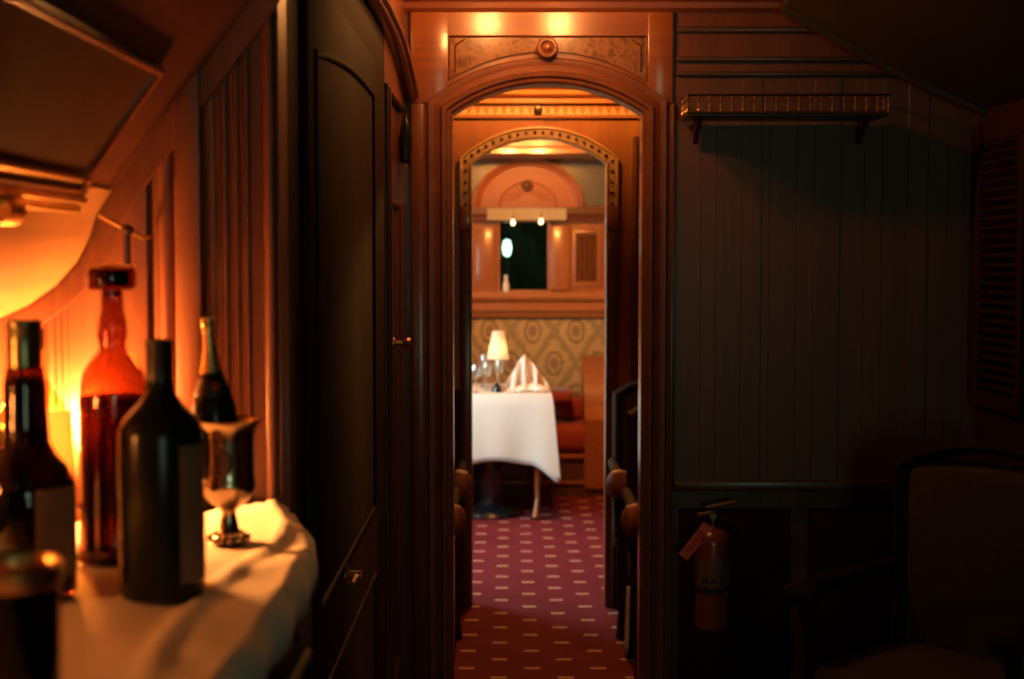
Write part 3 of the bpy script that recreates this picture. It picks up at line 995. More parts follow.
for s in (-1, 1):
    b = MB()
    b.prism([(-.003, 0), (-.12, 0), (-.11, -.015), (-.04, -.04), (-.015, -.07), (-.003, -.075)], lambda p: (s * (hw - .05) - .008, p[0], p[1]), lambda p: (s * (hw - .05) + .008, p[0], p[1]))
    b.build('bracket', 'walnut', rk)

# fire extinguisher
Ye = Y1 - .105
ex, ez = P(711.5, 628, Ye)
fe = thing('fire_extinguisher', 'small red fire extinguisher with a coral tag on the dark wall', 'extinguisher', (ex, Ye, ez))
er = 17.0 / F * Ye
eh = PZ(529, Ye) - ez
b = MB(); b.lathe([(er * .8, 0), (er * .97, .008), (er, .02), (er, eh - .045), (er * .93, eh - .025), (er * .7, eh - .006), (er * .35, eh + .004), (er * .3, eh + .016)], (0, 0, 0), 36); bd = b.build('cylinder_body', 'red_enamel', fe)
lz0_, lz1_ = PZ(583, Ye) - ez, PZ(556, Ye) - ez
b = MB(); b.lathe([(er + .0012, lz0_), (er + .0012, lz1_)], (0, 0, 0), 36, None, False, False); lb = b.build('label_band', 'band', bd)
def on_can(aa, ab, za, zb):
    b = MB(); b.face([((er + .002) * math.cos(a), (er + .002) * math.sin(a), z) for a, z in ((aa, za), (ab, za), (ab, zb), (aa, zb))])
    return b
for i in range(3):
    a0 = -PI / 2 - .75 + i * .55
    on_can(a0, a0 + .36, lz0_ + .008, lz0_ + .026).build('pictogram', 'ink', lb)
    z = lz1_ - .016 - .014 * i
    on_can(-PI / 2 - .6, -PI / 2 + .1 - .1 * (i % 2), z, z + .005).build('text_line', 'ink', lb)
b = MB(); b.lathe([(er + .003, lz0_ - .022), (er + .003, lz0_ - .006)], (0, 0, 0), 36, None, False, False); b.box(-.02, .02, er - .004, .075, lz0_ - .022, lz0_ - .006); b.build('wall_strap', 'rubber', fe)
b = MB(); b.lathe([(.016, eh + .014), (.018, eh + .03), (.014, eh + .04), (.014, eh + .062)], (0, 0, 0), 18); b.build('valve', 'darkbrass', fe)
b = MB()
hz0 = eh + .058
b.tube([(-.050, -.006, hz0 - .008), (-.020, -.006, hz0 - .004), (.004, -.006, hz0), (.01, -.006, hz0)], [.006, .007, .008, .006], 8)
b.build('carry_handle', 'brass', fe)
b = MB()
b.tube([(-.022, -.008, hz0 + .016), (.01, -.008, hz0 + .022), (.05, -.008, hz0 + .030), (.078, -.008, hz0 + .034)], [.004, .006, .0065, .005], 8)
b.build('squeeze_lever', 'brass', fe)
b = MB(); b.lathe([(.012, 0), (.012, .006), (0, .006)], (0, -.014, eh + .045), 14, RM, True, False); b.build('pressure_gauge', 'silver', fe)
b = MB(); b.tube([(.014, 0, eh + .045), (.04, -.004, eh + .03), (.065, -.002, eh + .006), (.082, .01, eh - .02)], [.007, .007, .008, .010], 10); b.build('nozzle', 'rubber', fe)
b = MB()
p0 = Vector((-.018, -.03, eh + .018)); dn = Vector((-.62, -.05, -.78)).normalized(); sd_ = Vector((.78, 0, -.62)).normalized()
wt, lt_ = .018, .135
b.prism([(-wt, 0), (wt, 0), (wt, lt_), (-wt, lt_)], lambda p: p0 + sd_ * p[0] + dn * p[1], lambda p: p0 + sd_ * p[0] + dn * p[1] + Vector((0, .0015, 0)))
tg = b.build('inspection_tag', 'tag', fe); tg['label'] = 'coral paper tag'
b = MB()
for k in range(6):
    q = .03 + .015 * k
    b.face([p0 + sd_ * a + dn * c - Vector((0, .001, 0)) for a, c in ((-.011, q), (.009 - .003 * (k % 2), q), (.009 - .003 * (k % 2), q + .004), (-.011, q + .004))])
b.build('tag_print', 'tagink', tg)

# dim armchair in the lower right corner
ac = armchair('lounge_chair', 'dim brown round-backed lounge chair in the dark lower right corner', (1.17, 3.80, 0), math.radians(-50), None, .64, .04, ('brown_cloth', 'brown_cloth', 'cabinet', 'cabinet'))

# louvred shutter on the right wall
shY0, shY1 = 4.28, 4.72
sh = thing('louvred_shutter', 'tall dark louvred shutter on the right side wall', 'shutter', (XR, (shY0 + shY1) / 2, 0))
sz0, sz1 = 1.10, 2.0
b = MB(); b.sweep([(-.22, sz0), (.22, sz0), (.22, sz1), (-.22, sz1)], [(0, 0), (0, .03), (.045, .03), (.045, 0)], lambda p, h: Vector((-h - .001, p[0], p[1])), closed=True); b.build('frame', 'closet', sh)
b = MB()
for i in range(27):
    z = sz0 + .06 + i * (sz1 - sz0 - .12) / 26
    b.prism([(-.004, z - .012), (-.026, z + .004), (-.026, z + .012), (-.004, z - .004)], lambda p: (p[0], -.18, p[1]), lambda p: (p[0], .18, p[1]))
b.build('louvres', 'closet', sh)

# upper berths folded up against the cove, right and left
br = thing('upper_berth', 'dark sloping folded upper berth above the right hand wall', 'berth', (0, 0, 0))
q = [(PX(770, Y1), PZ(8, Y1) + .10), (PX(776, Y1), PZ(10, Y1)), (PX(830, Y1), PZ(42, Y1)), (PX(890, Y1), PZ(75, Y1)), (PX(940, Y1), PZ(98, Y1)), (XR - .002, PZ(112, Y1)), (XR - .002, CZ - .002), (PX(770, Y1), CZ - .002)]
ya, yb = 1.2, Y1 - .066
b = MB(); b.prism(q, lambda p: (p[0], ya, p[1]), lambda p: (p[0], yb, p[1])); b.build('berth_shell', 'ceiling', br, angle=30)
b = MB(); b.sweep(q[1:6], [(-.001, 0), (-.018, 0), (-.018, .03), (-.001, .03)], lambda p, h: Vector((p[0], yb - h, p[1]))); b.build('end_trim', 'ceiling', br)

def fq(p, h):
    dv = (Vector(pr[1]) - Vector(pr[5])).normalized()
    q_ = Vector(pr[5]) + dv * p[1] + Vector((dv.y, -dv.x)) * h
    return Vector((q_.x, p[0], q_.y))
bl = thing('upper_berth', 'glowing varnished sloping upper berth over the bottles at the left', 'berth', (0, 0, 0))
EN = YN - .018
pr = [P(u, v, EN) for u, v in ((268, -28), (250, 0), (205, 62), (150, 138), (112, 190), (97, 214), (90, 236), (78, 260), (58, 283), (30, 303), (0, 317), (-45, 328), (-110, 336))]
pr2 = [(XL + .002, pr[-1][1])]
Ls_ = (Vector(pr[1]) - Vector(pr[5])).length
full = pr + pr2 + [(XL + .002, CZ - .002), (pr[0][0] + .12, CZ - .002), (pr[0][0] + .12, 2.30)]
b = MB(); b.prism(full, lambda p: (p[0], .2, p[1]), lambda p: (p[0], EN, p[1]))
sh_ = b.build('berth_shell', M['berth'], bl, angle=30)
b = MB(); b.prism([(.41, .115 * Ls_), (1.975, .115 * Ls_), (1.975, .595 * Ls_), (.41, .595 * Ls_)], lambda p: fq(p, .003), lambda p: fq(p, -.004)); b.build('painted_shade_panel', 'closet', bl)  # darker panel that paints shade into the sloping face
b = MB()
und = [Vector(p) for p in pr[4:]]
off = []
for i, p in enumerate(und):
    d_ = (und[min(i + 1, len(und) - 1)] - und[max(i - 1, 0)]).normalized()
    off.append(p + Vector((-d_.y, d_.x)) * .003 if (Vector((-d_.y, d_.x)).y < 0) else p - Vector((-d_.y, d_.x)) * .003)
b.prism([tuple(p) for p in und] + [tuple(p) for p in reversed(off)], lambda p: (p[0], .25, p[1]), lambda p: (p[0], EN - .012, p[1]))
b.build('painted_glow_underside', M['painted_glow'], bl, angle=40)  # pale skin that paints the lamp's hot glow under the berth
# flat band that follows the profile on the wall
b = MB(); b.sweep(pr, [(.001, 0), (.036, 0), (.036, .014), (.001, .014)], lambda p, h: Vector((p[0], EN - h + .014, p[1])))
b.build('end_band', 'nook', bl, angle=30)
# raised frame on the sloping face
dirv = (Vector(pr[1]) - Vector(pr[5])); Ls = dirv.length; dirv.normalize()
nrm = Vector((dirv.y, -dirv.x))
def onface(t, h): return (Vector(pr[5]) + dirv * (t * Ls) + nrm * h)
def f3(p, h):
    q_ = onface(p[1] / Ls, h); return Vector((q_.x, p[0], q_.y))
b = MB(); b.sweep([(.4, .10 * Ls), (1.99, .10 * Ls), (1.99, .60 * Ls), (.4, .60 * Ls)], [(q_[0] - .008, q_[1]) for q_ in bead(.016, .012)], f3, closed=True); b.build('face_frame', 'mahogany_y', bl)
b = MB()
for t in (.015, .055, .14):
    c = onface(t, .004)
    b.tube([(c.x, .3, c.y), (c.x, 2.02 if t > .1 else EN - .12, c.y)], .006, 8)
b.build('brass_bead', 'brass', bl)
# grips along the lower edge
for yy in (1.66, 1.78):
    c = onface(-.015, .006)
    b = MB(); b.lathe([(.018, -.03), (.018, .03)], (c.x, yy, c.y), 12, Matrix.Rotation(PI / 2, 3, 'X')); b.build('grip', 'brass', bl)

# brass arm on the nook wall
ba = thing('brass_bracket', 'thin brass arm with a knob on the glowing wall above the decanter', 'bracket', (0, YN - .012, 0))
kx_, kz2 = P(127, 230, YN - .05)
b = MB(); x0, z0 = P(99, 215, YN - .045); x1, z1 = P(141, 237, YN - .045)
b.tube([(x0, -.034, z0), (kx_, -.036, kz2), (x1, -.030, z1), (x1 + .004, 0, z1)], .0035, 8); b.build('arm', 'brass', ba)
b = MB(); b.lathe([(0, -.010), (.008, -.006), (.010, 0), (.008, .006), (0, .010)], (kx_, -.036, kz2), 14, None, False, False); b.build('knob', 'darkbrass', ba)
zb2 = PZ(264, YN - .05)
b = MB(); b.lathe([(.0075, zb2), (.0075, kz2 - .006)], (kx_ - .003, -.036, 0), 14); b.build('upright', 'mahogany', ba)
bx2, bz2 = P(122, 277, YN - .06)

# almond shaped dark wall lamp at the left of the arch
sx_, szz = P(406, 137, Y1 - .03)
al = thing('wall_sconce', 'dark unlit pointed glass wall sconce left of the near arch', 'sconce', (sx_, Y1 - .026, szz))
b = MB(); b.lathe([(.010, -.088), (.018, -.08), (.022, -.03), (.020, .01), (.012, .05), (.004, .075), (0, .08)], (0, -.03, 0), 20, None, True, False); b.build('sconce_shade', 'black_glass', al)
b = MB(); b.tube([(0, -.002, -.06), (0, -.03, -.10), (0, -.03, -.088)], .005, 8); b.build('bracket', 'brass', al)

# ------------------------------------------------------------------ counter with bottles
KZ = 1.18
cb = thing('bar_counter', 'dark wooden bar counter under a white cloth in the left corner', 'counter', (0, 0, 0))
b = MB(); b.box(XL + .004, -.312, .35, YN - .006, .08, KZ - .035); b.box(XL + .03, -.33, .40, YN - .04, 0, .08); b.build('cabinet_body', 'cabinet', cb)
b = MB(); b.box(XL + .004, -.306, .33, 2.02, KZ - .034, KZ - .004, .008); b.box(XL + .004, -.385, 2.0, YN - .004, KZ - .034, KZ - .004, .004); b.build('counter_top', 'cabinet', cb)
for (p, q) in ((.42, .98), (1.03, 1.58), (1.63, 2.12)):
    b = MB(); b.sweep([(p, .18), (q, .18), (q, .98), (p, .98)], [(z_[0] - .01, z_[1]) for z_ in bead(.02, .010)], lambda p2, h: Vector((-.312 + h, p2[0], p2[1])), closed=True)
    b.box(-.312, -.304, p + .0, q, 1.03, 1.12, .003)
    dd = b.build('door', 'cabinet', cb)
    b = MB(); b.lathe([(.008, 0), (.006, .012), (.012, .02), (0, .026)], (-.306, (p + q) / 2, 1.075), 12, Matrix.Rotation(PI / 2, 3, 'Y'), True, False); b.build('knob', 'brass', dd)

# cloth on the counter
edge_pts = [(.30, -.290), (1.2, -.282), (1.447, -.276), (1.67, -.272), (1.85, -.278), (2.00, -.292), (2.06, -.305), (2.11, -.323), (2.15, -.343), (YN - .022, -.370)]
def edge_x(y):
    for (ya_, xa_), (yb_, xb_) in zip(edge_pts, edge_pts[1:]):
        if ya_ <= y <= yb_: return xa_ + (xb_ - xa_) * (y - ya_) / (yb_ - ya_)
    return edge_pts[-1][1]
from mathutils import noise as mnoise
b = MB()
NYc = 120
ys = [.30 + (YN - .022 - .30) * (1 - (1 - i / NYc) ** 1.5) for i in range(NYc + 1)]
rows = []
for y in ys:
    ex_ = edge_x(y)
    row = []
    for j in range(61):
        s = (j / 60) ** .7
        x = XL + .03 + (ex_ - XL - .03) * s
        z = KZ + .001
        de = ex_ - x; dw = YN - .022 - y
        near = math.exp(-(de / .10) ** 2)
        n_ = mnoise.noise(Vector((x * 9, y * 7, 0))) + .5 * mnoise.noise(Vector((x * 22, y * 17, 3)))
        z += (.0015 + .007 * near + .010 * math.exp(-(dw / .06) ** 2) * near) * max(0, n_ + .45)
        # long soft fold that runs from the rear corner to the front edge
        f1 = de - (.055 + .035 * math.sin(y * 5)); z += .008 * math.exp(-(f1 / .012) ** 2) * min(1, max(0, (y - 1.1) * 3))
        f2_ = dw - (.06 - .10 * de); z += .010 * math.exp(-(f2_ / .016) ** 2) * math.exp(-((de - .06) / .09) ** 2)
        f3_ = dw - (.012 + .02 * math.sin(x * 30)); z += .012 * math.exp(-(f3_ / .014) ** 2) * math.exp(-((de - .03) / .09) ** 2)
        row.append((x, y, z))
    for k, (dx, dz_) in enumerate(((.008, -.003), (.014, -.012), (.016, -.026), (.015, -.045))):
        row.append((ex_ + dx + .003 * math.sin(y * 40), y, KZ + dz_ + .003 * math.sin(y * 23)))
    rows.append(row)
b.grid(rows)
cc = b.build('tablecloth', 'cloth_marked', angle=80)
sd = cc.modifiers.new('thickness', 'SOLIDIFY'); sd.thickness = .0012; sd.offset = -1
tag(cc, 'rumpled white cloth on the bar counter under the bottles', 'tablecloth')
CT = KZ + .0055

def on_counter(u, v):
    """Counter point under pixel (u, v)."""
    a, b_ = (u - 512) / F, (339.5 - v) / F
    y = math.cos(TH) + b_ * math.sin(TH); z = -math.sin(TH) + b_ * math.cos(TH)
    k = (CT - H) / z
    return a * k, y * k


def prof_px(Y, base_v, pts):
    """(half width px, v) pairs -> (r, z) above the base for a thing at distance Y."""
    zb = CT
    return [(max(0, r) * Y / F, PZ(v, Y) - zb) for r, v in pts]


def bottle_body(pts, Y, inner=False, n=40):
    b = MB(); pr_ = [(r * Y / F, z) for r, z in pts]
    return b


# main dark bottle
x, y = on_counter(163, 596)
Ym = y
mb = thing('wine_bottle', 'large near-black wine bottle standing at the front of the white cloth', 'bottle', (x, y, CT), 0, 'bottles on the counter')
k = Ym / F
Hb = PZ(339, Ym) - CT
r = 42 * k
b = MB(); b.lathe([(r * .86, 0), (r * .97, .003), (r, .010), (r, Hb * .625), (r * .97, Hb * .66), (r * .84, Hb * .705), (r * .56, Hb * .745), (r * .36, Hb * .79), (r * .315, Hb * .84), (r * .31, Hb * .90)], (0, 0, 0), 44); b.build('body', 'black_glass', mb)
b = MB(); b.lathe([(r * .325, Hb * .845), (r * .325, Hb * .965), (r * .345, Hb * .97), (r * .345, Hb * .99), (r * .30, Hb), (0, Hb)], (0, 0, 0), 32, None, True, False); b.build('capsule', 'capsule', mb)
b = MB()
a0, a1 = math.radians(-52), math.radians(75)
rows = [[((r + .0008) * math.cos(a0 + (a1 - a0) * i / 24), (r + .0008) * math.sin(a0 + (a1 - a0) * i / 24), z) for i in range(25)] for z in (Hb * .075, Hb * .60)]
b.grid(rows); b.build('label', 'label_dim', mb)

# amber decanter
x, y = on_counter(116, 560)
Yd = y; k = Yd / F
dc = thing('decanter', 'tall amber glass decanter with a broad stopper behind the dark bottle', 'decanter', (x, y, CT), 0, 'bottles on the counter')
def zv(v, Y): return PZ(v, Y) - CT
sh = [(34, 563), (37, 552), (35, 540), (34, 480), (34.5, 420), (34, 398), (32.5, 383), (29, 371), (23, 361), (17, 354), (14, 350), (13, 345), (15, 335), (14, 322), (11.5, 310), (11, 291)]
pr_ = [(a * k, zv(v, Yd)) for a, v in sh]; pr_[0] = (pr_[0][0], .0015)
b = MB(); b.lathe(pr_, (0, 0, 0), 40, None, True, False); b.build('body', 'amber', dc)
b = MB(); b.lathe([(31 * k, .006), (31 * k, zv(545, Yd)), (32.5 * k, zv(480, Yd)), (32.5 * k, zv(396, Yd))], (0, 0, 0), 36); b.build('liquid', 'liquor', dc)
b = MB(); b.lathe([(35.5 * k, .001), (38 * k, .006), (38 * k, zv(556, Yd)), (36.4 * k, zv(553, Yd))], (0, 0, 0), 40, None, False, False); b.build('base_ring', 'brown_glass', dc)
b = MB(); b.lathe([(9 * k, zv(296, Yd)), (10 * k, zv(290, Yd)), (21 * k, zv(289.5, Yd)), (24 * k, zv(285, Yd)), (24 * k, zv(272, Yd)), (21 * k, zv(267, Yd)), (6 * k, zv(266, Yd)), (0, zv(265, Yd))], (0, 0, 0), 36, None, True, False); st = b.build('stopper', 'amber_dark', dc)
b = MB(); b.lathe([(22.5 * k, zv(267.2, Yd)), (23.2 * k, zv(266, Yd)), (20.5 * k, zv(265.2, Yd))], (0, 0, 0), 36, None, False, False); b.build('gilt_rim', 'brass', st)
b = MB(); b.lathe([(17 * k, zv(286, Yd)), (17 * k, zv(270, Yd))], (0, 0, 0), 30); b.build('cork_disc', 'darkbrass', st)

# left bottles
x, y = on_counter(29, 594)
Yb = y; k = Yb / F
lb_ = thing('liquor_bottle', 'dark long-necked bottle with a green foil cap at the left, buff label', 'bottle', (x, y, CT), 0, 'bottles on the counter')
pp = [(44, 600), (46.5, 594), (47, 590), (47, 492), (45.5, 480), (39, 466), (29, 455), (23, 442), (21.5, 415), (21, 385), (18, 368), (14, 362)]
pr_ = [(a * k, zv(v, Yb)) for a, v in pp]; pr_[0] = (pr_[0][0], 0.0)
pr_ = [(a, max(0, z)) for a, z in pr_]
b = MB(); b.lathe(pr_[0:1] + [(p, z) for p, z in pr_[1:] if z > .001], (0, 0, 0), 44); b.build('body', 'brown_glass', lb_)
b = MB(); b.lathe([(43 * k, .004), (44.5 * k, .02), (44.5 * k, zv(494, Yb)), (36 * k, zv(466, Yb)), (22 * k, zv(452, Yb)), (19.5 * k, zv(410, Yb)), (18.5 * k, zv(378, Yb))], (0, 0, 0), 36); b.build('liquid', 'liquor', lb_)
b = MB(); b.lathe([(17 * k, zv(367, Yb)), (17 * k, zv(345, Yb)), (16.5 * k, zv(330, Yb)), (17.5 * k, zv(328, Yb)), (17.5 * k, zv(322, Yb)), (15 * k, zv(319.5, Yb)), (0, zv(319, Yb))], (0, 0, 0), 32, None, True, False); b.build('foil_cap', 'foil_green', lb_)
b = MB(); rl = 47 * k + .001
rows = [[(rl * math.cos(a), rl * math.sin(a), z) for a in [math.radians(-62 + 130 * i / 24) for i in range(25)]] for z in (zv(572, Yb), zv(484, Yb))]
b.grid(rows); b.build('label', 'label_dim', lb_)

x, y = on_counter(36, 552)
Ya_ = y; k = Ya_ / F
la = thing('liquor_bottle', 'brown bottle with a glowing cream label, half hidden behind the foil-capped bottle', 'bottle', (x, y, CT), 0, 'bottles on the counter')
pp = [(38, 556), (39, 550), (39, 432), (37, 420), (30, 404), (20, 390), (13, 378), (11, 350), (11, 338)]
pr_ = [(a * k, max(0, zv(v, Ya_))) for a, v in pp]; pr_[0] = (pr_[0][0], 0)
b = MB(); b.lathe(pr_, (0, 0, 0), 40); b.build('body', M['olive_glass'], la)
b = MB(); b.lathe([(12 * k, zv(350, Ya_)), (12 * k, zv(328, Ya_)), (0, zv(327, Ya_))], (0, 0, 0), 24, None, True, False); b.build('stopper', 'capsule', la)
b = MB(); rl = 39 * k + .001
rows = [[(rl * math.cos(a), rl * math.sin(a), z) for a in [math.radians(-84 + 80 * i / 24) for i in range(25)]] for z in (zv(500, Ya_), zv(408, Ya_))]
b.grid(rows); b.build('label', 'label_thin', la)

x, y = on_counter(-34, 575)
Yc_ = y; k = Yc_ / F
lc = thing('wine_bottle', 'black wine bottle cut off by the left edge of the picture', 'bottle', (x, y, CT), 0, 'bottles on the counter')
pp = [(36, 580), (38, 572), (38, 430), (34, 412), (18, 390), (14, 370), (13, 345), (14, 343), (14, 338), (11, 336)]
pr_ = [(a * k, max(0, zv(v, Yc_))) for a, v in pp]; pr_[0] = (pr_[0][0], 0)
b = MB(); b.lathe(pr_, (0, 0, 0), 36); b.build('body', 'black_glass', lc)
b = MB(); b.lathe([(14.6 * k, zv(380, Yc_)), (14.6 * k, zv(336, Yc_)), (0, zv(335.5, Yc_))], (0, 0, 0), 24, None, True, False); b.build('capsule', 'capsule', lc)

# gold rimmed tumbler, very near, at the lower left
x, y = 0, 1.17
x = PX(8, 1.17)
tm = thing('tumbler', 'gold-rimmed glass tumbler, very near in the lower left corner', 'glass', (x, 1.17, CT))
zt = PZ(566, 1.17) - CT
b = MB(); b.lathe([(.034, 0), (.036, .01), (.038, zt)], (0, 0, 0), 40, None, True, False)
b.lathe([(.032, .014), (.0355, zt)], (0, 0, 0), 40, None, True, False); b.build('wall', 'brown_glass', tm)
b = MB()
b.lathe([(.0375, zt - .016), (.0395, zt - .012), (.0395, zt - .004), (.040, zt), (.037, zt + .004), (.0345, zt), (.0345, zt - .016)], (0, 0, 0), 40, None, False, False); b.build('rim', 'brass', tm)
b = MB(); b.lathe([(.0325, .016), (.0345, .075)], (0, 0, 0), 36); b.build('drink', 'liquor', tm)

# silver footed cup with a small bottle of sparkling wine standing in it
x, y = on_counter(229, 542)
Yg = y; k = Yg / F
cp = thing('footed_cup', 'footed silver cup with an emblem, beside the dark bottle', 'cup', (x, y, CT))
pp = [(0, 545.5), (19, 545), (20, 541), (17, 537), (11, 531), (9, 522), (7, 514), (8, 510), (12, 507), (19, 501), (24, 494), (26.5, 488), (28, 484), (27, 480), (26, 476), (26, 470), (26, 440), (27, 430), (31, 423), (35, 420), (34.5, 419), (29, 423), (25.3, 432), (25, 470), (20, 482), (0, 486)]
pr_ = [(a * k, max(0, zv(v, Yg))) for a, v in pp]
b = MB(); b.lathe(pr_, (0, 0, 0), 44, None, False, False); body = b.build('cup_body', 'silver', cp)
b = MB()
for i in range(14):
    a = 2 * PI * i / 14
    b.lathe([(0, -.004), (.004, -.002), (.0045, 0), (.003, .004), (0, .005)], (19.5 * k * math.cos(a), 19.5 * k * math.sin(a), .006), 8, None, False, False)
    b.lathe([(0, -.006), (.004, -.003), (.004, .002), (0, .006)], (13 * k * math.cos(a), 13 * k * math.sin(a), zv(534, Yg)), 8, None, False, False)
b.build('foot_ornament', 'silver', cp)
b = MB()
ey = -26.5 * k
for rr_, th in ((11, 1.4), (8.5, .9)):
    b.tube([(rr_ * k * .78 * math.cos(a), ey + .0016 * 0 + (26.5 * k - math.sqrt(max(0, (26.5 * k) ** 2 - (rr_ * k * .78 * math.cos(a)) ** 2))), zv(459, Yg) + rr_ * 1.15 * k * math.sin(a)) for a in [2 * PI * i / 28 for i in range(29)]], th * k, 6, False)
for i in range(6):
    a = 2 * PI * i / 6
    b.lathe([(0, -.003), (.0035, 0), (0, .003)], (4.2 * k * math.cos(a), ey + .0005, zv(459, Yg) + 5.5 * k * math.sin(a)), 8, None, False, False)
b.lathe([(0, -.004), (.004, 0), (0, .004)], (0, ey, zv(459, Yg)), 8, None, False, False)
b.build('emblem', 'darkbrass', cp)

Hsb = .165
sbz = CT + zv(478, Yg)
# the bottle leans a little to the left inside the cup
sbx = PX(217, Yg)
sbt = thing('sparkling_wine_bottle', 'small gold-necked sparkling wine bottle leaning in the silver cup', 'bottle', (sbx, Yg, sbz), 0, 'bottles on the counter')
sbt.rotation_euler = (0, math.radians(-3.5), 0)
top = (PZ(316, Yg) - sbz) / math.cos(math.radians(3.5))
b = MB(); b.lathe([(20 * k, .001), (22.5 * k, .006), (23 * k, top * .30), (22.5 * k, top * .42), (18 * k, top * .53), (12.5 * k, top * .62), (9.5 * k, top * .68)], (0, 0, 0), 36); b.build('body', 'black_glass', sbt)
b = MB(); b.lathe([(11.2 * k, top * .655), (8.4 * k, top * .73), (6.4 * k, top * .80), (5.6 * k, top * .90), (6.4 * k, top * .905), (6.4 * k, top * .93), (5.5 * k, top * .935), (6.6 * k, top * .95), (6.6 * k, top * .985), (4 * k, top), (0, top)], (0, 0, 0), 28, None, False, False); b.build('foil', 'foil_gold', sbt)
b = MB(); b.lathe([(18.7 * k, top * .515), (18.4 * k, top * .53), (13.2 * k, top * .615), (12.8 * k, top * .62)], (0, 0, 0), 32, None, False, False); b.build('neck_band', 'capsule', sbt)
b = MB()
ct_ = Vector((6 * k, -15.2 * k, top * .57))
nrm3 = Vector((.30, -.80, .42)).normalized()
rt = nrm3.to_track_quat('Z', 'Y').to_matrix()
b.lathe([(0, .0022), (4.8 * k, .002), (4.8 * k, -.004)], tuple(ct_), 18, rt, False, False); sl = b.build('seal', 'red_enamel', sbt)

# ------------------------------------------------------------------ lamps
def pt_lamp_root(name, label, cat, loc): return thing(name, label, cat, loc)

# candle lamp on the counter, left of the bottles (just outside the picture)
cl = thing('candle_lamp', 'small brass candle lamp glowing on the counter behind the left bottles', 'lamp', (PX(55, 2.145), 2.145, CT))
b = MB(); b.lathe([(.036, 0), (.036, .008), (.014, .02), (.010, .05), (.016, .08), (.016, .099)], (0, 0, 0), 20); b.build('base', 'brass', cl)
b = MB(); b.lathe([(0, .100), (.014, .106), (.021, .123), (.016, .146), (.007, .158), (0, .163)], (0, 0, 0), 20, None, False, False); b.build('flame_bulb', 'counter_bulb', cl)

ws = thing('wall_lamp', 'small frosted wall lamp on the left side wall under the upper berth', 'lamp', (XL, 1.22, 1.40))
b = MB(); b.lathe([(.04, 0), (.035, .008), (.008, .014), (.008, .06)], (0, 0, 0), 20, Matrix.Rotation(PI / 2, 3, 'Y')); b.build('bracket', 'brass', ws)
b = MB(); b.lathe([(.0, -.045), (.03, -.035), (.045, 0), (.04, .03), (.025, .045), (0, .045)], (.065, 0, .01), 22, None, False, False); b.build('shade', M['side_bulb'], ws)
# two globes on the ceiling before the near arch
for i, (lx2, lab) in enumerate(((-.09, 'left frosted ceiling globe before the near arch'), (.17, 'right frosted ceiling globe before the near arch'))):
    t = thing('ceiling_globe', lab, 'ceiling lamp', (lx2, 4.36, CZ), 0, 'ceiling globes before the arch')
    b = MB(); b.lathe([(0, -.175), (.025, -.165), (.038, -.135), (.030, -.102), (.018, -.09)], (0, 0, 0), 22, None, False, True); b.build('globe', 'globe_bulb', t)
    b = MB(); b.lathe([(.02, -.090), (.026, -.08), (.008, -.075), (.008, -.012), (.05, -.004), (.05, -.0005)], (0, 0, 0), 22); b.build('ceiling_rose', 'brass', t)
# passage and dining room lamps
def ceil_lamp(x, y, zc, mat, lab, grp, r=.045, dr=0.):
    t = thing('ceiling_globe', lab, 'ceiling lamp', (x, y, zc), 0, grp)
    b = MB(); b.lathe([(0, -.13 - dr), (r * .66, -.118 - dr), (r, -.08 - dr), (r * .8, -.045 - dr), (.018, -.03 - dr)], (0, 0, 0), 22, None, False, True); b.build('globe', mat, t)
    b = MB(); b.lathe([(.02, -.030 - dr), (.026, -.02 - dr), (.008, -.016 - dr), (.008, -.012), (.05, -.004), (.05, -.0005)], (0, 0, 0), 22); b.build('ceiling_rose', 'brass', t)
    return t


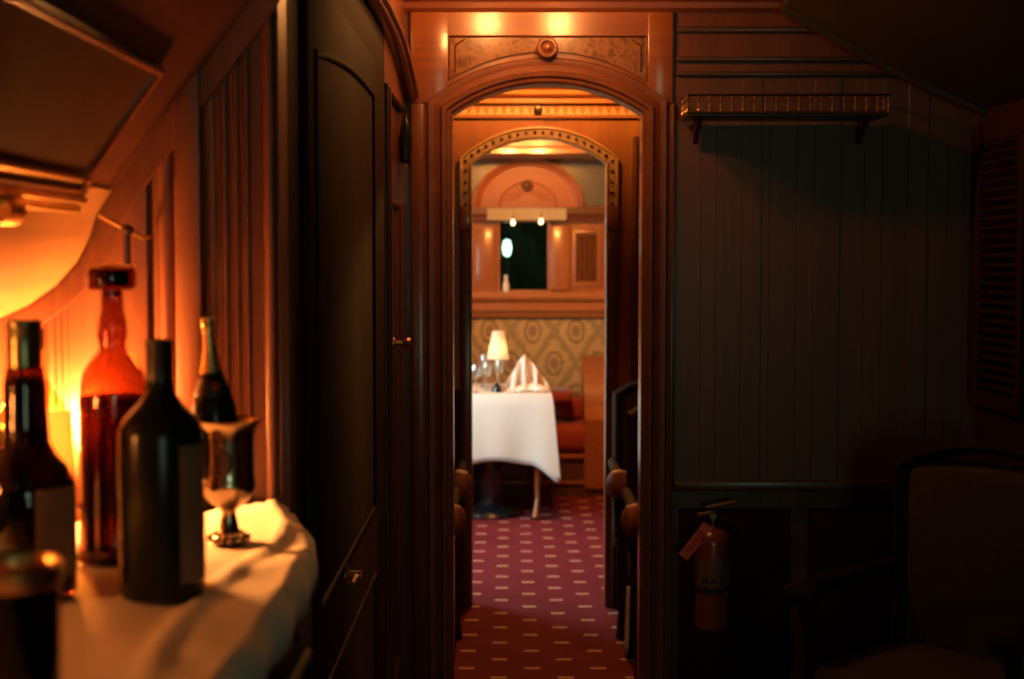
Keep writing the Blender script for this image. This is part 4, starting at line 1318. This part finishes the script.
M['passage_bulb'] = emit('passage_globe', (1, .44, .11), 800)
pg = ceil_lamp(.11, 5.98, CZ, 'passage_bulb', 'ceiling globe with an added brass dish in the passage between the arches', 'ceiling globes beyond the arch')
b = MB(); b.lathe([(0, -.150), (.04, -.147), (.075, -.132), (.076, -.128), (.04, -.142), (0, -.145)], (0, 0, 0), 28, None, False, False); b.build('dish', 'brass', pg)  # dish added under the globe to shade the carpet
ceil_lamp(-.02, 8.0, CZ, 'dining_bulb', 'left ceiling globe of the dining room', 'ceiling globes beyond the arch', dr=.14)
ceil_lamp(.20, 8.0, CZ, 'dining_bulb', 'right ceiling globe of the dining room', 'ceiling globes beyond the arch', dr=.14)

# daylight through the dining room window
ld = bpy.data.lights.new('daylight', 'AREA'); ld.shape = 'RECTANGLE'; ld.size = WY1 - WY0; ld.size_y = WZ1 - WZ0
ld.energy = 115; ld.color = (.86, .95, 1.0)
lo = bpy.data.objects.new('window_daylight', ld); COL.objects.link(lo)
lo.location = (XL - .25, (WY0 + WY1) / 2, (WZ0 + WZ1) / 2 + .1); lo.rotation_euler = (0, math.radians(-90), 0)

le = bpy.data.lights.new('rear_fill', 'AREA'); le.shape = 'RECTANGLE'; le.size = EW[1] - EW[0]; le.size_y = EW[3] - EW[2]  # greenish fill added behind the viewer to lift the shadows
le.energy = 17; le.color = (.80, 1, .70)
lo = bpy.data.objects.new('rear_fill_light', le); COL.objects.link(lo)
lo.location = ((EW[0] + EW[1]) / 2, -2.75, (EW[2] + EW[3]) / 2); lo.rotation_euler = (math.radians(90), 0, 0)
# faint greenish ambient light, added to lift the blacks
w = bpy.data.worlds.new('ambient_fill'); SC.world = w; w.use_nodes = True
bg = w.node_tree.nodes['Background']
bg.inputs[0].default_value = (.80, 1, .72, 1); bg.inputs[1].default_value = .24

# ------------------------------------------------------------------ camera
cd = bpy.data.cameras.new('camera'); cam = bpy.data.objects.new('camera', cd); COL.objects.link(cam)
cam.location = (0, 0, H); cam.rotation_euler = (PI / 2 - TH, 0, 0)
cd.sensor_width = 36; cd.lens = F * 36 / 1024
cd.clip_start = .05
cd.dof.use_dof = True; cd.dof.focus_distance = 3.6; cd.dof.aperture_fstop = 50 / 15
SC.camera = cam
vs = SC.view_settings
vs.view_transform = 'Standard'; vs.look = 'None'; vs.exposure = 0; vs.gamma = 1; vs.use_curve_mapping = False
cy = SC.cycles
cy.use_denoising = True
cy.max_bounces = 8; cy.transparent_max_bounces = 16; cy.sample_clamp_indirect = 4
cy.caustics_reflective = False; cy.caustics_refractive = False
